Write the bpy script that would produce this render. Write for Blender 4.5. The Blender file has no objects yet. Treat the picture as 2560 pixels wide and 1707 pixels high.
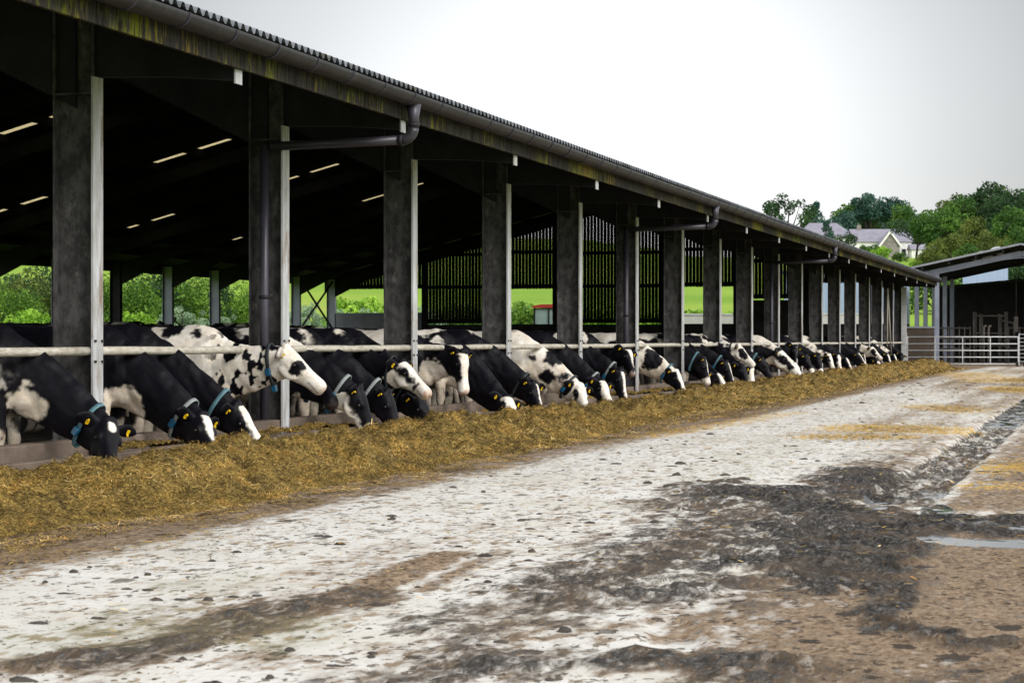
import bpy, math, random
import numpy as np
from mathutils import Vector, Matrix

S = bpy.context.scene
COL = S.collection
R_ = math.radians

# ------------------------------------------------------------------ camera
FPX = 5219.0                                  # focal length in photo pixels (2560 wide)
TH = math.atan(1500.0 / FPX)                  # the barn axis (+Y) lies this far right of the view axis
CT, ST = math.cos(TH), math.sin(TH)
EYE = 1.15
cd = bpy.data.cameras.new('camera')
cd.sensor_width = 36.0
cd.lens = 36.0 * FPX / 2560.0
cd.clip_start = 0.3
cd.clip_end = 4000.0
cd.shift_y = -(853.5 - 851.0) / 2560.0        # horizon 2.5 px above the middle
cd.dof.use_dof = True
cd.dof.focus_distance = 20.0
cd.dof.aperture_fstop = 11.0
cam = bpy.data.objects.new('camera', cd)
COL.objects.link(cam)
cam.location = (0, 0, EYE)
cam.rotation_euler = (R_(90), 0, TH)
S.camera = cam

# ------------------------------------------------------------------ sky, sun, exposure
SUN_EL, SUN_ROT = R_(34), R_(122)             # high sun behind thin cloud, from the yard side
w = bpy.data.worlds.new('World')
S.world = w
w.use_nodes = True
nt = w.node_tree
nt.nodes.clear()
out = nt.nodes.new('ShaderNodeOutputWorld')
sky = nt.nodes.new('ShaderNodeTexSky')
sky.sky_type = 'NISHITA'
sky.sun_disc = False
sky.sun_elevation = SUN_EL
sky.sun_rotation = SUN_ROT
bg1 = nt.nodes.new('ShaderNodeBackground')
bg1.inputs['Strength'].default_value = 0.05
hs = nt.nodes.new('ShaderNodeHueSaturation'); hs.inputs['Saturation'].default_value = 0.25
nt.links.new(sky.outputs[0], hs.inputs['Color']); nt.links.new(hs.outputs[0], bg1.inputs[0])
# cloud deck: pale grey, brightest where the light comes through, a little darker up the sides
tc = nt.nodes.new('ShaderNodeTexCoord')
dirn = nt.nodes.new('ShaderNodeVectorMath'); dirn.operation = 'DOT_PRODUCT'
bu, bv = (1500 - 1280) / FPX, (851 - 420) / FPX
bdir = Vector((-ST + bu * CT, CT + bu * ST, bv)).normalized()
dirn.inputs[1].default_value = bdir
nt.links.new(tc.outputs['Generated'], dirn.inputs[0])
ac = nt.nodes.new('ShaderNodeMath'); ac.operation = 'ARCCOSINE'
nt.links.new(dirn.outputs['Value'], ac.inputs[0])
rmp = nt.nodes.new('ShaderNodeValToRGB')
els = rmp.color_ramp.elements
els[0].position = 0.0; els[0].color = (0.5, 0.5, 0.5, 1)
els[1].position = 1.0; els[1].color = (1.0, 1.0, 1.0, 1)
for p, c in ((0.05, 0.48), (0.10, 0.25), (0.145, 0.105), (0.20, 0.10), (0.40, 0.60)):
    e = els.new(p); e.color = (c, c, c * 1.005, 1)
sc_ = nt.nodes.new('ShaderNodeMath'); sc_.operation = 'DIVIDE'; sc_.inputs[1].default_value = 1.6
nt.links.new(ac.outputs[0], sc_.inputs[0])
nz = nt.nodes.new('ShaderNodeTexNoise'); nz.inputs['Scale'].default_value = 3.0; nz.inputs['Detail'].default_value = 3.0
nt.links.new(tc.outputs['Generated'], nz.inputs['Vector'])
nza = nt.nodes.new('ShaderNodeMath'); nza.operation = 'MULTIPLY_ADD'; nza.inputs[1].default_value = 0.03; nza.inputs[2].default_value = -0.015
nt.links.new(nz.outputs[0], nza.inputs[0])
add_ = nt.nodes.new('ShaderNodeMath'); add_.operation = 'ADD'
nt.links.new(sc_.outputs[0], add_.inputs[0]); nt.links.new(nza.outputs[0], add_.inputs[1])
nt.links.new(add_.outputs[0], rmp.inputs[0])
bg2 = nt.nodes.new('ShaderNodeBackground')
bg2.inputs['Strength'].default_value = 1.15
nt.links.new(rmp.outputs[0], bg2.inputs[0])
ad = nt.nodes.new('ShaderNodeAddShader')
nt.links.new(bg1.outputs[0], ad.inputs[0]); nt.links.new(bg2.outputs[0], ad.inputs[1])
nt.links.new(ad.outputs[0], out.inputs[0])

ld = bpy.data.lights.new('sun', 'SUN')
ld.energy = 1.5
ld.angle = R_(22)
ld.color = (1.0, 0.965, 0.91)
lo = bpy.data.objects.new('sun', ld)
COL.objects.link(lo)
sdir = Vector((math.cos(SUN_EL) * math.sin(SUN_ROT), math.cos(SUN_EL) * math.cos(SUN_ROT), math.sin(SUN_EL)))
lo.rotation_euler = sdir.to_track_quat('Z', 'Y').to_euler()
lo.location = (10, -10, 40)

S.view_settings.view_transform = 'Standard'
S.view_settings.look = 'None'
S.view_settings.exposure = 0.45
S.view_settings.gamma = 1.0
S.render.engine = 'CYCLES'
S.cycles.max_bounces = 5
S.cycles.diffuse_bounces = 2
S.cycles.use_denoising = True

# ------------------------------------------------------------------ helpers
def px(x, y, X=None, Y=None, t=None, z=None):
    """photo pixel -> world point at a given lateral X, axial Y, depth t or height z"""
    u, v = (x - 1280.0) / FPX, (y - 851.0) / FPX
    a, b = -ST + u * CT, CT + u * ST
    if t is None:
        if X is not None: t = X / a
        elif Y is not None: t = Y / b
        else: t = (EYE - z) / v
    return Vector((a * t, b * t, EYE - v * t))

def hsh(i, j, k):
    n = i * 127.1 + j * 311.7 + k * 74.7
    v = np.sin(n) * 43758.5453
    return v - np.floor(v)

def vnoise(p):
    i = np.floor(p); f = p - i; f = f * f * (3 - 2 * f)
    x, y, z = i[:, 0], i[:, 1], i[:, 2]
    def L(a, b, t): return a + (b - a) * t
    fx, fy, fz = f[:, 0], f[:, 1], f[:, 2]
    return L(L(L(hsh(x, y, z), hsh(x + 1, y, z), fx), L(hsh(x, y + 1, z), hsh(x + 1, y + 1, z), fx), fy),
             L(L(hsh(x, y, z + 1), hsh(x + 1, y, z + 1), fx), L(hsh(x, y + 1, z + 1), hsh(x + 1, y + 1, z + 1), fx), fy), fz)

def fbm(p, o=4):
    s = np.zeros(len(p)); a = 0.5; n = 0
    for k in range(o):
        s += a * vnoise(p * 2 ** k + 17.3 * k); n += a; a *= 0.5
    return s / n

def sstep(a, b, x):
    t = np.clip((x - a) / (b - a), 0, 1)
    return t * t * (3 - 2 * t)

def props(o, label=None, cat=None, group=None, kind=None):
    if label: o['label'] = label
    if cat: o['category'] = cat
    if group: o['group'] = group
    if kind: o['kind'] = kind
    return o

def empty(name, loc=(0, 0, 0), rz=0.0):
    o = bpy.data.objects.new(name, None)
    o.empty_display_size = 0.2
    COL.objects.link(o); o.location = loc; o.rotation_euler = (0, 0, rz)
    return o

def link_mesh(name, me, mat, parent=None, loc=None):
    o = bpy.data.objects.new(name, me)
    COL.objects.link(o)
    if mat and len(me.materials) == 0: me.materials.append(mat)
    if parent is not None: o.parent = parent
    if loc is not None: o.location = loc
    return o

def np_mesh(name, V, F, attrs=None, smooth=True):
    """numpy verts (n,3), quad faces (m,4) or tri (m,3)"""
    V = np.asarray(V, dtype=np.float32); F = np.asarray(F, dtype=np.int32)
    me = bpy.data.meshes.new(name)
    k = F.shape[1]
    me.vertices.add(len(V)); me.vertices.foreach_set('co', V.ravel())
    me.loops.add(F.size); me.loops.foreach_set('vertex_index', F.ravel())
    me.polygons.add(len(F)); me.polygons.foreach_set('loop_start', np.arange(0, F.size, k, dtype=np.int32))
    me.polygons.foreach_set('use_smooth', np.full(len(F), smooth))
    me.update(calc_edges=True)
    for an, (ty, dom, dat) in (attrs or {}).items():
        at = me.attributes.new(an, ty, dom)
        at.data.foreach_set('color' if ty == 'FLOAT_COLOR' else 'value', np.asarray(dat, dtype=np.float32).ravel())
    return me

def grid_faces(nx, ny):
    i = np.arange(nx * ny).reshape(ny, nx)
    return np.stack([i[:-1, :-1].ravel(), i[:-1, 1:].ravel(), i[1:, 1:].ravel(), i[1:, :-1].ravel()], 1)

class MB:
    def __init__(s): s.v = []; s.f = []; s.sm = []
    def add(s, vs, fs, smooth=False):
        b = len(s.v); s.v += [tuple(v) for v in vs]
        for f in fs: s.f.append([b + i for i in f]); s.sm.append(smooth)
        return s
    def box(s, a, b):
        (x0, y0, z0), (x1, y1, z1) = a, b
        x0, x1 = min(x0, x1), max(x0, x1); y0, y1 = min(y0, y1), max(y0, y1); z0, z1 = min(z0, z1), max(z0, z1)
        vs = [(x0, y0, z0), (x1, y0, z0), (x1, y1, z0), (x0, y1, z0), (x0, y0, z1), (x1, y0, z1), (x1, y1, z1), (x0, y1, z1)]
        return s.add(vs, [(0, 3, 2, 1), (4, 5, 6, 7), (0, 1, 5, 4), (1, 2, 6, 5), (2, 3, 7, 6), (3, 0, 4, 7)])
    def bar(s, p, q, w_, h_, up=(0, 0, 1)):
        """square bar from p to q"""
        p, q = Vector(p), Vector(q); d = (q - p).normalized(); u = Vector(up)
        if abs(d.dot(u)) > 0.98: u = Vector((1, 0, 0))
        a = d.cross(u).normalized(); b = a.cross(d).normalized()
        vs = []
        for e in (p, q):
            for sx, sy in ((-1, -1), (1, -1), (1, 1), (-1, 1)): vs.append(e + a * (sx * w_ / 2) + b * (sy * h_ / 2))
        return s.add(vs, [(3, 2, 1, 0), (4, 5, 6, 7), (0, 1, 5, 4), (1, 2, 6, 5), (2, 3, 7, 6), (3, 0, 4, 7)])
    def tube(s, pts, rad, n=10, cap=True):
        pts = [Vector(p) for p in pts]; m = len(pts)
        rad = rad if isinstance(rad, (list, tuple)) else [rad] * m
        rings = []; ref = None
        for i, p in enumerate(pts):
            d = (pts[min(i + 1, m - 1)] - pts[max(i - 1, 0)]).normalized()
            if ref is None:
                ref = Vector((0, 0, 1)) if abs(d.z) < 0.9 else Vector((1, 0, 0))
            a = d.cross(ref).normalized(); b = a.cross(d).normalized(); ref = b
            rings.append([p + (a * math.cos(2 * math.pi * k / n) + b * math.sin(2 * math.pi * k / n)) * rad[i] for k in range(n)])
        vs = [v for r in rings for v in r]
        fs = [(i * n + k, i * n + (k + 1) % n, (i + 1) * n + (k + 1) % n, (i + 1) * n + k) for i in range(m - 1) for k in range(n)]
        s.add(vs, fs, True)
        if cap:
            b0 = len(s.v) - m * n
            s.f.append([b0 + k for k in range(n)][::-1]); s.sm.append(False)
            s.f.append([b0 + (m - 1) * n + k for k in range(n)]); s.sm.append(False)
        return s
    def prism(s, prof, axis, a, b):
        """profile (list of 2D) extruded along axis 'x' or 'y' from a to b"""
        n = len(prof)
        mk = (lambda p, t: (p[0], t, p[1])) if axis == 'y' else (lambda p, t: (t, p[0], p[1]))
        vs = [mk(p, a) for p in prof] + [mk(p, b) for p in prof]
        fs = [list(range(n)), list(range(2 * n - 1, n - 1, -1))] + [(i, n + i, n + (i + 1) % n, (i + 1) % n) for i in range(n)]
        return s.add(vs, fs)
    def build(s, name, mat, parent=None, loc=None):
        me = bpy.data.meshes.new(name)
        me.from_pydata(s.v, [], s.f)
        me.polygons.foreach_set('use_smooth', s.sm)
        me.materials.append(mat)
        return link_mesh(name, me, None, parent, loc)

# ------------------------------------------------------------------ materials
def nodes(name):
    m = bpy.data.materials.new(name); m.use_nodes = True
    t = m.node_tree
    return m, t, t.nodes['Principled BSDF']

def nd(t, ty, **kw):
    n = t.nodes.new(ty)
    for k, v in kw.items():
        if k in n.inputs: n.inputs[k].default_value = v
        else: setattr(n, k, v)
    return n

def coords(t, scale=(1, 1, 1), kind='Object'):
    c = nd(t, 'ShaderNodeTexCoord'); mp = nd(t, 'ShaderNodeMapping')
    mp.inputs['Scale'].default_value = scale
    t.links.new(c.outputs[kind], mp.inputs['Vector'])
    return mp.outputs[0]

def ramp(t, src, stops):
    r = nd(t, 'ShaderNodeValToRGB'); e = r.color_ramp.elements
    while len(e) < len(stops): e.new(0.5)
    for i, (p, c) in enumerate(stops):
        e[i].position = p; e[i].color = (*c, 1) if len(c) == 3 else c
    t.links.new(src, r.inputs[0]); return r.outputs[0]

def noise(t, vec, scale, detail=4, rough=0.6, dist=0.0):
    n = nd(t, 'ShaderNodeTexNoise'); n.inputs['Scale'].default_value = scale
    n.inputs['Detail'].default_value = detail; n.inputs['Roughness'].default_value = rough; n.inputs['Distortion'].default_value = dist
    if vec is not None: t.links.new(vec, n.inputs['Vector'])
    return n.outputs[0]

def mixc(t, f, a, b, mode='MIX'):
    m = nd(t, 'ShaderNodeMix', data_type='RGBA', blend_type=mode)
    for i, v in ((0, f), (6, a), (7, b)):
        if isinstance(v, bpy.types.NodeSocket): t.links.new(v, m.inputs[i])
        else: m.inputs[i].default_value = v if i == 0 else (*v, 1) if len(v) == 3 else v
    return m.outputs[2]

def mth(t, op, a, b=None, clamp=False):
    m = nd(t, 'ShaderNodeMath', operation=op); m.use_clamp = clamp
    for i, v in ((0, a), (1, b)):
        if v is None: continue
        if isinstance(v, bpy.types.NodeSocket): t.links.new(v, m.inputs[i])
        else: m.inputs[i].default_value = v
    return m.outputs[0]

def bump(t, b, h, strength, dist=0.02):
    n = nd(t, 'ShaderNodeBump'); n.inputs['Strength'].default_value = strength; n.inputs['Distance'].default_value = dist
    t.links.new(h, n.inputs['Height']); t.links.new(n.outputs[0], b.inputs['Normal'])

def simple(name, c1, c2=None, scale=6, rough=0.6, metal=0.0, bmp=0.2, stretch=(1, 1, 1), lo=0.35, hi=0.65, c3=None, spec=0.5):
    m, t, b = nodes(name)
    v = coords(t, stretch)
    n = noise(t, v, scale, 6, 0.65)
    c2 = c2 or tuple(x * 0.7 for x in c1)
    col = ramp(t, n, [(lo, c1), (hi, c2)])
    if c3:
        n2 = noise(t, v, scale * 0.37 + 1.3, 7, 0.75)
        f = ramp(t, n2, [(0.56, (0, 0, 0)), (0.66, (1, 1, 1))])
        col = mixc(t, f, col, c3)
    t.links.new(col, b.inputs['Base Color'])
    b.inputs['Roughness'].default_value = rough; b.inputs['Metallic'].default_value = metal
    b.inputs['Specular IOR Level'].default_value = spec
    if bmp: bump(t, b, noise(t, v, scale * 6, 4, 0.6), bmp, 0.01)
    return m

M = {}
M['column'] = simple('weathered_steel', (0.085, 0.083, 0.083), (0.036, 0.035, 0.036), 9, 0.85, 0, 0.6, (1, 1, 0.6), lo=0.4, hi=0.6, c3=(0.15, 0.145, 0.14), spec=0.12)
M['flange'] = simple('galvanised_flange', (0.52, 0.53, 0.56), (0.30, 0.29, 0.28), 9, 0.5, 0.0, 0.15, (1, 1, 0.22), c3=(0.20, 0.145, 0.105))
M['rail'] = simple('galvanised_rail', (0.58, 0.55, 0.49), (0.34, 0.30, 0.22), 9, 0.55, 0.0, 0.3, (3, 0.8, 3), c3=(0.20, 0.155, 0.09))
M['galv'] = simple('galvanised_gate', (0.60, 0.61, 0.62), (0.45, 0.46, 0.47), 5, 0.42, 0.3, 0.0)
M['dark'] = simple('dark_steel', (0.022, 0.021, 0.026), (0.013, 0.013, 0.014), 3, 0.7, 0, 0.1, spec=0.12)
M['darkpurlin'] = simple('dark_timber', (0.012, 0.011, 0.010), (0.008, 0.008, 0.008), 3, 0.85, 0, 0.1, spec=0.12)
M['roofin'] = simple('shaded_fibre_cement', (0.020, 0.019, 0.019), (0.012, 0.012, 0.012), 2, 0.9, 0, 0.1, spec=0.12)  # near-black copy of the roof sheet: interior shade put into its colour
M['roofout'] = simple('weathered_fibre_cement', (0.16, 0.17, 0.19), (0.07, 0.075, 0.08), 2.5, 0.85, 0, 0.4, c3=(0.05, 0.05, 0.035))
M['gutter'] = simple('plastic_gutter', (0.026, 0.024, 0.027), (0.016, 0.015, 0.016), 2.0, 0.5, 0, 0.15, (1, 4, 1), c3=(0.045, 0.042, 0.038), spec=0.2)
M['pipe'] = simple('plastic_downpipe', (0.045, 0.040, 0.060), (0.03, 0.028, 0.036), 2.0, 0.4, 0, 0.05)
M['concrete_dark'] = simple('stained_concrete', (0.17, 0.13, 0.105), (0.10, 0.078, 0.06), 3, 0.85, 0, 0.5, (1, 0.6, 1), c3=(0.23, 0.18, 0.15), spec=0.12)
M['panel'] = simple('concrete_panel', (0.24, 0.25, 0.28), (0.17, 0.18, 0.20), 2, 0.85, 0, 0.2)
M['paneldark'] = simple('dark_panel', (0.045, 0.045, 0.05), (0.028, 0.028, 0.03), 2, 0.85, 0, 0.2, spec=0.12)  # same concrete panel in a much darker tone
M['board'] = simple('dark_boarding', (0.020, 0.018, 0.018), (0.012, 0.011, 0.011), 5, 0.85, 0, 0.2, (3, 3, 0.3), spec=0.12)
M['whitewall'] = simple('white_wall', (0.70, 0.70, 0.68), (0.58, 0.57, 0.54), 1.2, 0.8, 0, 0.0)
M['bluewall'] = simple('pale_blue_sheet', (0.34, 0.43, 0.56), (0.26, 0.34, 0.46), 2.0, 0.5, 0, 0.0, (6, 6, 0.2))
M['slate'] = simple('slate_roof', (0.21, 0.20, 0.25), (0.15, 0.145, 0.18), 0.9, 0.7, 0, 0.2)
M['stone'] = simple('grey_stone', (0.24, 0.22, 0.20), (0.13, 0.12, 0.11), 1.5, 0.9, 0, 0.2)
M['glassdark'] = simple('window_glass', (0.03, 0.035, 0.04), (0.02, 0.025, 0.03), 1, 0.1, 0, 0)
M['cabglass'] = simple('cab_glass', (0.28, 0.36, 0.36), (0.20, 0.28, 0.28), 1, 0.1, 0, 0)
M['red'] = simple('red_paint', (0.45, 0.035, 0.03), (0.30, 0.03, 0.025), 2, 0.4, 0, 0)
M['tyre'] = simple('black_rubber', (0.02, 0.02, 0.02), (0.014, 0.014, 0.014), 4, 0.8, 0, 0.2)
M['steelblue'] = simple('blue_grey_steel', (0.25, 0.27, 0.34), (0.18, 0.20, 0.26), 2, 0.5, 0.1, 0.05)
M['pen'] = simple('rusty_pen_steel', (0.10, 0.085, 0.075), (0.05, 0.043, 0.038), 3, 0.7, 0.1, 0.1)
M['bolt'] = simple('black_bolt', (0.02, 0.02, 0.022), None, 3, 0.5, 0.3, 0)
M['strap_grey'] = simple('grey_strap', (0.30, 0.33, 0.33), (0.20, 0.22, 0.22), 12, 0.7, 0, 0.1)
M['strap_teal'] = simple('teal_strap', (0.09, 0.20, 0.24), (0.06, 0.13, 0.16), 12, 0.6, 0, 0.1)
M['strap_dark'] = simple('dark_strap', (0.025, 0.035, 0.04), (0.02, 0.025, 0.03), 12, 0.7, 0, 0.1)
M['tagblue'] = simple('blue_plastic_box', (0.008, 0.10, 0.20), (0.007, 0.06, 0.12), 8, 0.35, 0, 0)
M['tagyellow'] = simple('yellow_plastic_tag', (0.85, 0.56, 0.01), (0.72, 0.44, 0.01), 8, 0.4, 0, 0)
M['bark'] = simple('tree_bark', (0.05, 0.04, 0.032), (0.028, 0.022, 0.018), 2, 0.9, 0, 0.3)

def mossy(name):
    m, t, b = nodes(name)
    v = coords(t); v2 = coords(t, (1, 1.0, 0.25))
    base = ramp(t, noise(t, coords(t, (1, 3, 0.4)), 6, 6, 0.7), [(0.35, (0.010, 0.009, 0.008)), (0.65, (0.050, 0.046, 0.040))])
    n1 = noise(t, v, 0.55, 3, 0.6); n2 = noise(t, coords(t, (1, 6, 0.9)), 3.2, 5, 0.75)
    f = ramp(t, mth(t, 'MULTIPLY', n1, n2), [(0.26, (0, 0, 0)), (0.34, (1, 1, 1))])
    moss = ramp(t, noise(t, v, 0.9, 2), [(0.4, (0.13, 0.14, 0.016)), (0.62, (0.20, 0.145, 0.03))])
    t.links.new(mixc(t, f, base, moss), b.inputs['Base Color'])
    b.inputs['Roughness'].default_value = 0.95; b.inputs['Specular IOR Level'].default_value = 0.1
    bump(t, b, n2, 0.6, 0.03)
    return m
M['fascia'] = mossy('mossy_fascia')

def translucent(name, col):
    m = bpy.data.materials.new(name); m.use_nodes = True; t = m.node_tree
    b = t.nodes['Principled BSDF']; b.inputs['Base Color'].default_value = (*col, 1); b.inputs['Roughness'].default_value = 0.6
    tr = nd(t, 'ShaderNodeBsdfTranslucent'); 
    n = noise(t, coords(t), 9, 3, 0.6)
    c = ramp(t, n, [(0.3, tuple(x * 0.55 for x in col)), (0.7, col)])
    t.links.new(c, tr.inputs['Color'])
    mx = nd(t, 'ShaderNodeMixShader'); mx.inputs[0].default_value = 0.75
    o = t.nodes['Material Output']
    t.links.new(b.outputs[0], mx.inputs[1]); t.links.new(tr.outputs[0], mx.inputs[2]); t.links.new(mx.outputs[0], o.inputs[0])
    return m
M['skylight'] = translucent('rooflight_sheet', (0.56, 0.47, 0.26))

def cow_mat():
    m, t, b = nodes('cow_coat')
    a = nd(t, 'ShaderNodeAttribute'); a.attribute_name = 'coat'
    v = coords(t)
    n = noise(t, v, 7, 6, 0.7)
    dirt = ramp(t, n, [(0.35, (0.80, 0.74, 0.66)), (0.62, (1.0, 1.0, 1.0))])
    hair = ramp(t, noise(t, coords(t, (1, 1, 1)), 60, 3, 0.7), [(0.3, (0.82, 0.82, 0.82)), (0.7, (1.08, 1.08, 1.08))])
    c = mixc(t, 1.0, mixc(t, 1.0, a.outputs['Color'], dirt, 'MULTIPLY'), hair, 'MULTIPLY')
    t.links.new(c, b.inputs['Base Color'])
    b.inputs['Roughness'].default_value = 0.5
    b.inputs['Specular IOR Level'].default_value = 0.13
    b.inputs['Sheen Weight'].default_value = 0.015
    b.inputs['Sheen Tint'].default_value = (0.55, 0.6, 0.85, 1)
    b.inputs['Sheen Roughness'].default_value = 0.4
    bump(t, b, noise(t, v, 22, 5, 0.65), 0.25, 0.012)
    return m
M['cow'] = cow_mat()
m_, t_, b_ = nodes('cow_eye')
b_.inputs['Base Color'].default_value = (0.008, 0.006, 0.006, 1); b_.inputs['Roughness'].default_value = 0.08
M['eye'] = m_

def silage_mat(name, chips):
    m, t, b = nodes(name)
    v = coords(t)
    big = noise(t, v, 3.0, 5, 0.7)
    if chips:
        a = nd(t, 'ShaderNodeAttribute'); a.attribute_name = 'tone'
        c = ramp(t, a.outputs['Fac'], [(0.0, (0.022, 0.015, 0.007)), (0.28, (0.11, 0.077, 0.022)), (0.55, (0.24, 0.178, 0.055)),
                                       (0.75, (0.38, 0.29, 0.09)), (0.88, (0.34, 0.18, 0.05)), (1.0, (0.62, 0.52, 0.28))])
    else:
        f1 = noise(t, coords(t, (9, 3.5, 9)), 6, 5, 0.75, 0.6); f2 = noise(t, coords(t, (3, 9, 6)), 7, 5, 0.75, 0.6)
        f = mth(t, 'MULTIPLY', mth(t, 'ADD', f1, f2), 0.5)
        c = ramp(t, f, [(0.38, (0.022, 0.015, 0.006)), (0.47, (0.10, 0.070, 0.020)), (0.54, (0.23, 0.170, 0.055)), (0.63, (0.42, 0.32, 0.12))])
        bump(t, b, f, 0.9, 0.03)
    tint = ramp(t, big, [(0.36, (0.52, 0.47, 0.37)), (0.5, (1.06, 0.98, 0.82)), (0.64, (1.48, 1.24, 0.88))])  # wet and dry clump colours, also painting in shadows between lumps
    t.links.new(mixc(t, 1.0, c, tint, 'MULTIPLY'), b.inputs['Base Color'])
    b.inputs['Roughness'].default_value = 0.85
    b.inputs['Specular IOR Level'].default_value = 0.2
    return m
M['silage'] = silage_mat('silage_mass', False)
M['chips'] = silage_mat('silage_fibres', True)

def yard_mat():
    m, t, b = nodes('yard_concrete')
    v = coords(t)
    def at(n):
        a = nd(t, 'ShaderNodeAttribute'); a.attribute_name = n; return a.outputs['Fac']
    mud, tan, straw, wet, green = at('mud'), at('tan'), at('straw'), at('wet'), at('green')
    def nn(vec, sc, d=3, r=0.6, k=2.2):
        """noise stretched to use the whole 0..1 range"""
        return mth(t, 'ADD', mth(t, 'MULTIPLY', mth(t, 'SUBTRACT', noise(t, vec, sc, d, r), 0.5), k), 0.5)
    # ragged coordinates so that crumbs are never round
    wn = nd(t, 'ShaderNodeTexNoise'); wn.inputs['Scale'].default_value = 17.0; wn.inputs['Detail'].default_value = 3.0; t.links.new(v, wn.inputs['Vector'])
    wv = nd(t, 'ShaderNodeVectorMath', operation='MULTIPLY_ADD'); wv.inputs[1].default_value = (0.11, 0.11, 0.0)
    t.links.new(wn.outputs['Color'], wv.inputs[0]); t.links.new(coords(t, (1, 0.6, 1)), wv.inputs[2])
    def crumbs(scale, rad, dens):
        q = nd(t, 'ShaderNodeTexVoronoi', voronoi_dimensions='2D', feature='F1'); q.inputs['Scale'].default_value = scale
        t.links.new(wv.outputs[0], q.inputs['Vector'])
        sp = nd(t, 'ShaderNodeSeparateColor'); t.links.new(q.outputs['Color'], sp.inputs[0])
        r2 = mth(t, 'MULTIPLY', mth(t, 'POWER', sp.outputs[0], 1.6), rad)
        return mth(t, 'MULTIPLY', mth(t, 'LESS_THAN', q.outputs['Distance'], r2), mth(t, 'LESS_THAN', sp.outputs[1], dens))
    n_big = nn(v, 0.8, 4, 0.6); n_low = nn(v, 1.7, 4, 0.6); vs = coords(t, (1, 0.42, 1)); n_mid = nn(vs, 4.6, 4, 0.62); n_fine = nn(vs, 12, 4, 0.65); n_vf = nn(vs, 34, 3, 0.65)
    mixn = mth(t, 'ADD', mth(t, 'MULTIPLY', n_mid, 0.45), mth(t, 'MULTIPLY', n_fine, 0.55))
    d1, d2, d3, d4 = crumbs(24, 0.55, 0.42), crumbs(13, 0.52, 0.40), crumbs(6.0, 0.36, 0.26), crumbs(34, 0.6, 0.6)
    gate = ramp(t, n_low, [(0.25, (0.25, 0.25, 0.25)), (0.7, (1, 1, 1))])
    # --- concrete
    conc = ramp(t, mth(t, 'ADD', mth(t, 'MULTIPLY', mixn, 0.6), mth(t, 'MULTIPLY', n_vf, 0.4)), [(0.15, (0.40, 0.385, 0.355)), (0.5, (0.50, 0.49, 0.462)), (0.85, (0.555, 0.545, 0.52))])
    conc = mixc(t, ramp(t, n_big, [(0.45, (0, 0, 0)), (0.95, (0.6, 0.6, 0.6))]), conc, (0.38, 0.35, 0.285))
    conc = mixc(t, mth(t, 'MULTIPLY', d2, mth(t, 'MULTIPLY', gate, 0.75)), conc, (0.27, 0.195, 0.12))
    conc = mixc(t, ramp(t, mth(t, 'ADD', n_fine, mth(t, 'MULTIPLY', n_low, 0.5)), [(0.98, (0, 0, 0)), (1.10, (0.75, 0.75, 0.75))]), conc, (0.22, 0.165, 0.105))
    conc = mixc(t, mth(t, 'MULTIPLY', d1, 0.85), conc, (0.085, 0.066, 0.048))
    conc = mixc(t, mth(t, 'MULTIPLY', d3, mth(t, 'MULTIPLY', gate, 0.9)), conc, (0.065, 0.052, 0.040))
    def mask(a, n, k=1.1, soft=0.12):
        q = mth(t, 'ADD', a, mth(t, 'MULTIPLY', mth(t, 'SUBTRACT', n, 0.5), k))
        return ramp(t, q, [(0.5 - soft, (0, 0, 0)), (0.5 + soft, (1, 1, 1))])
    # --- brown trodden dirt
    tanc = ramp(t, mth(t, 'ADD', mth(t, 'MULTIPLY', mixn, 0.55), mth(t, 'MULTIPLY', n_vf, 0.45)), [(0.25, (0.045, 0.030, 0.019)), (0.45, (0.135, 0.094, 0.060)), (0.62, (0.225, 0.164, 0.110)), (0.82, (0.38, 0.30, 0.21))])
    tanc = mixc(t, mth(t, 'MULTIPLY', d1, 0.8), tanc, (0.030, 0.022, 0.016))
    tanc = mixc(t, mth(t, 'MULTIPLY', d4, 0.35), tanc, (0.36, 0.28, 0.19))
    tanc = mixc(t, mth(t, 'MULTIPLY', d3, 0.9), tanc, (0.028, 0.022, 0.018))
    c = mixc(t, mask(tan, mixn, 1.05, 0.20), conc, tanc)
    c = mixc(t, mth(t, 'MULTIPLY', mask(green, mixn, 1.0, 0.25), 0.5), c, (0.17, 0.17, 0.085))
    strawc = ramp(t, nn(coords(t, (14, 5, 1)), 6, 4, 0.7), [(0.2, (0.26, 0.16, 0.04)), (0.8, (0.62, 0.40, 0.09))])
    c = mixc(t, mask(straw, mth(t, 'MULTIPLY', mth(t, 'ADD', n_fine, nn(coords(t, (2.5, 1, 1)), 9, 4, 0.7)), 0.5), 1.3, 0.08), c, strawc)
    # --- slurry mud
    mudc = ramp(t, mth(t, 'ADD', mth(t, 'MULTIPLY', mixn, 0.5), mth(t, 'MULTIPLY', n_vf, 0.5)), [(0.28, (0.005, 0.0045, 0.004)), (0.48, (0.018, 0.0165, 0.015)), (0.63, (0.048, 0.045, 0.042)), (0.84, (0.15, 0.14, 0.13))])
    mudc = mixc(t, mth(t, 'MULTIPLY', d4, 0.30), mudc, (0.15, 0.135, 0.12))
    mudc = mixc(t, ramp(t, n_low, [(0.4, (0, 0, 0)), (0.85, (0.6, 0.6, 0.6))]), mudc, (0.075, 0.055, 0.038))
    mudc = mixc(t, mth(t, 'MULTIPLY', d2, 0.30), mudc, (0.09, 0.06, 0.035))
    mk = mask(mud, mth(t, 'ADD', mth(t, 'MULTIPLY', mixn, 0.7), mth(t, 'MULTIPLY', n_vf, 0.3)), 1.35, 0.18)
    c = mixc(t, mk, c, mudc)
    wm = mask(wet, mth(t, 'MULTIPLY', mth(t, 'ADD', n_low, mixn), 0.5), 1.1, 0.05)
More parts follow.
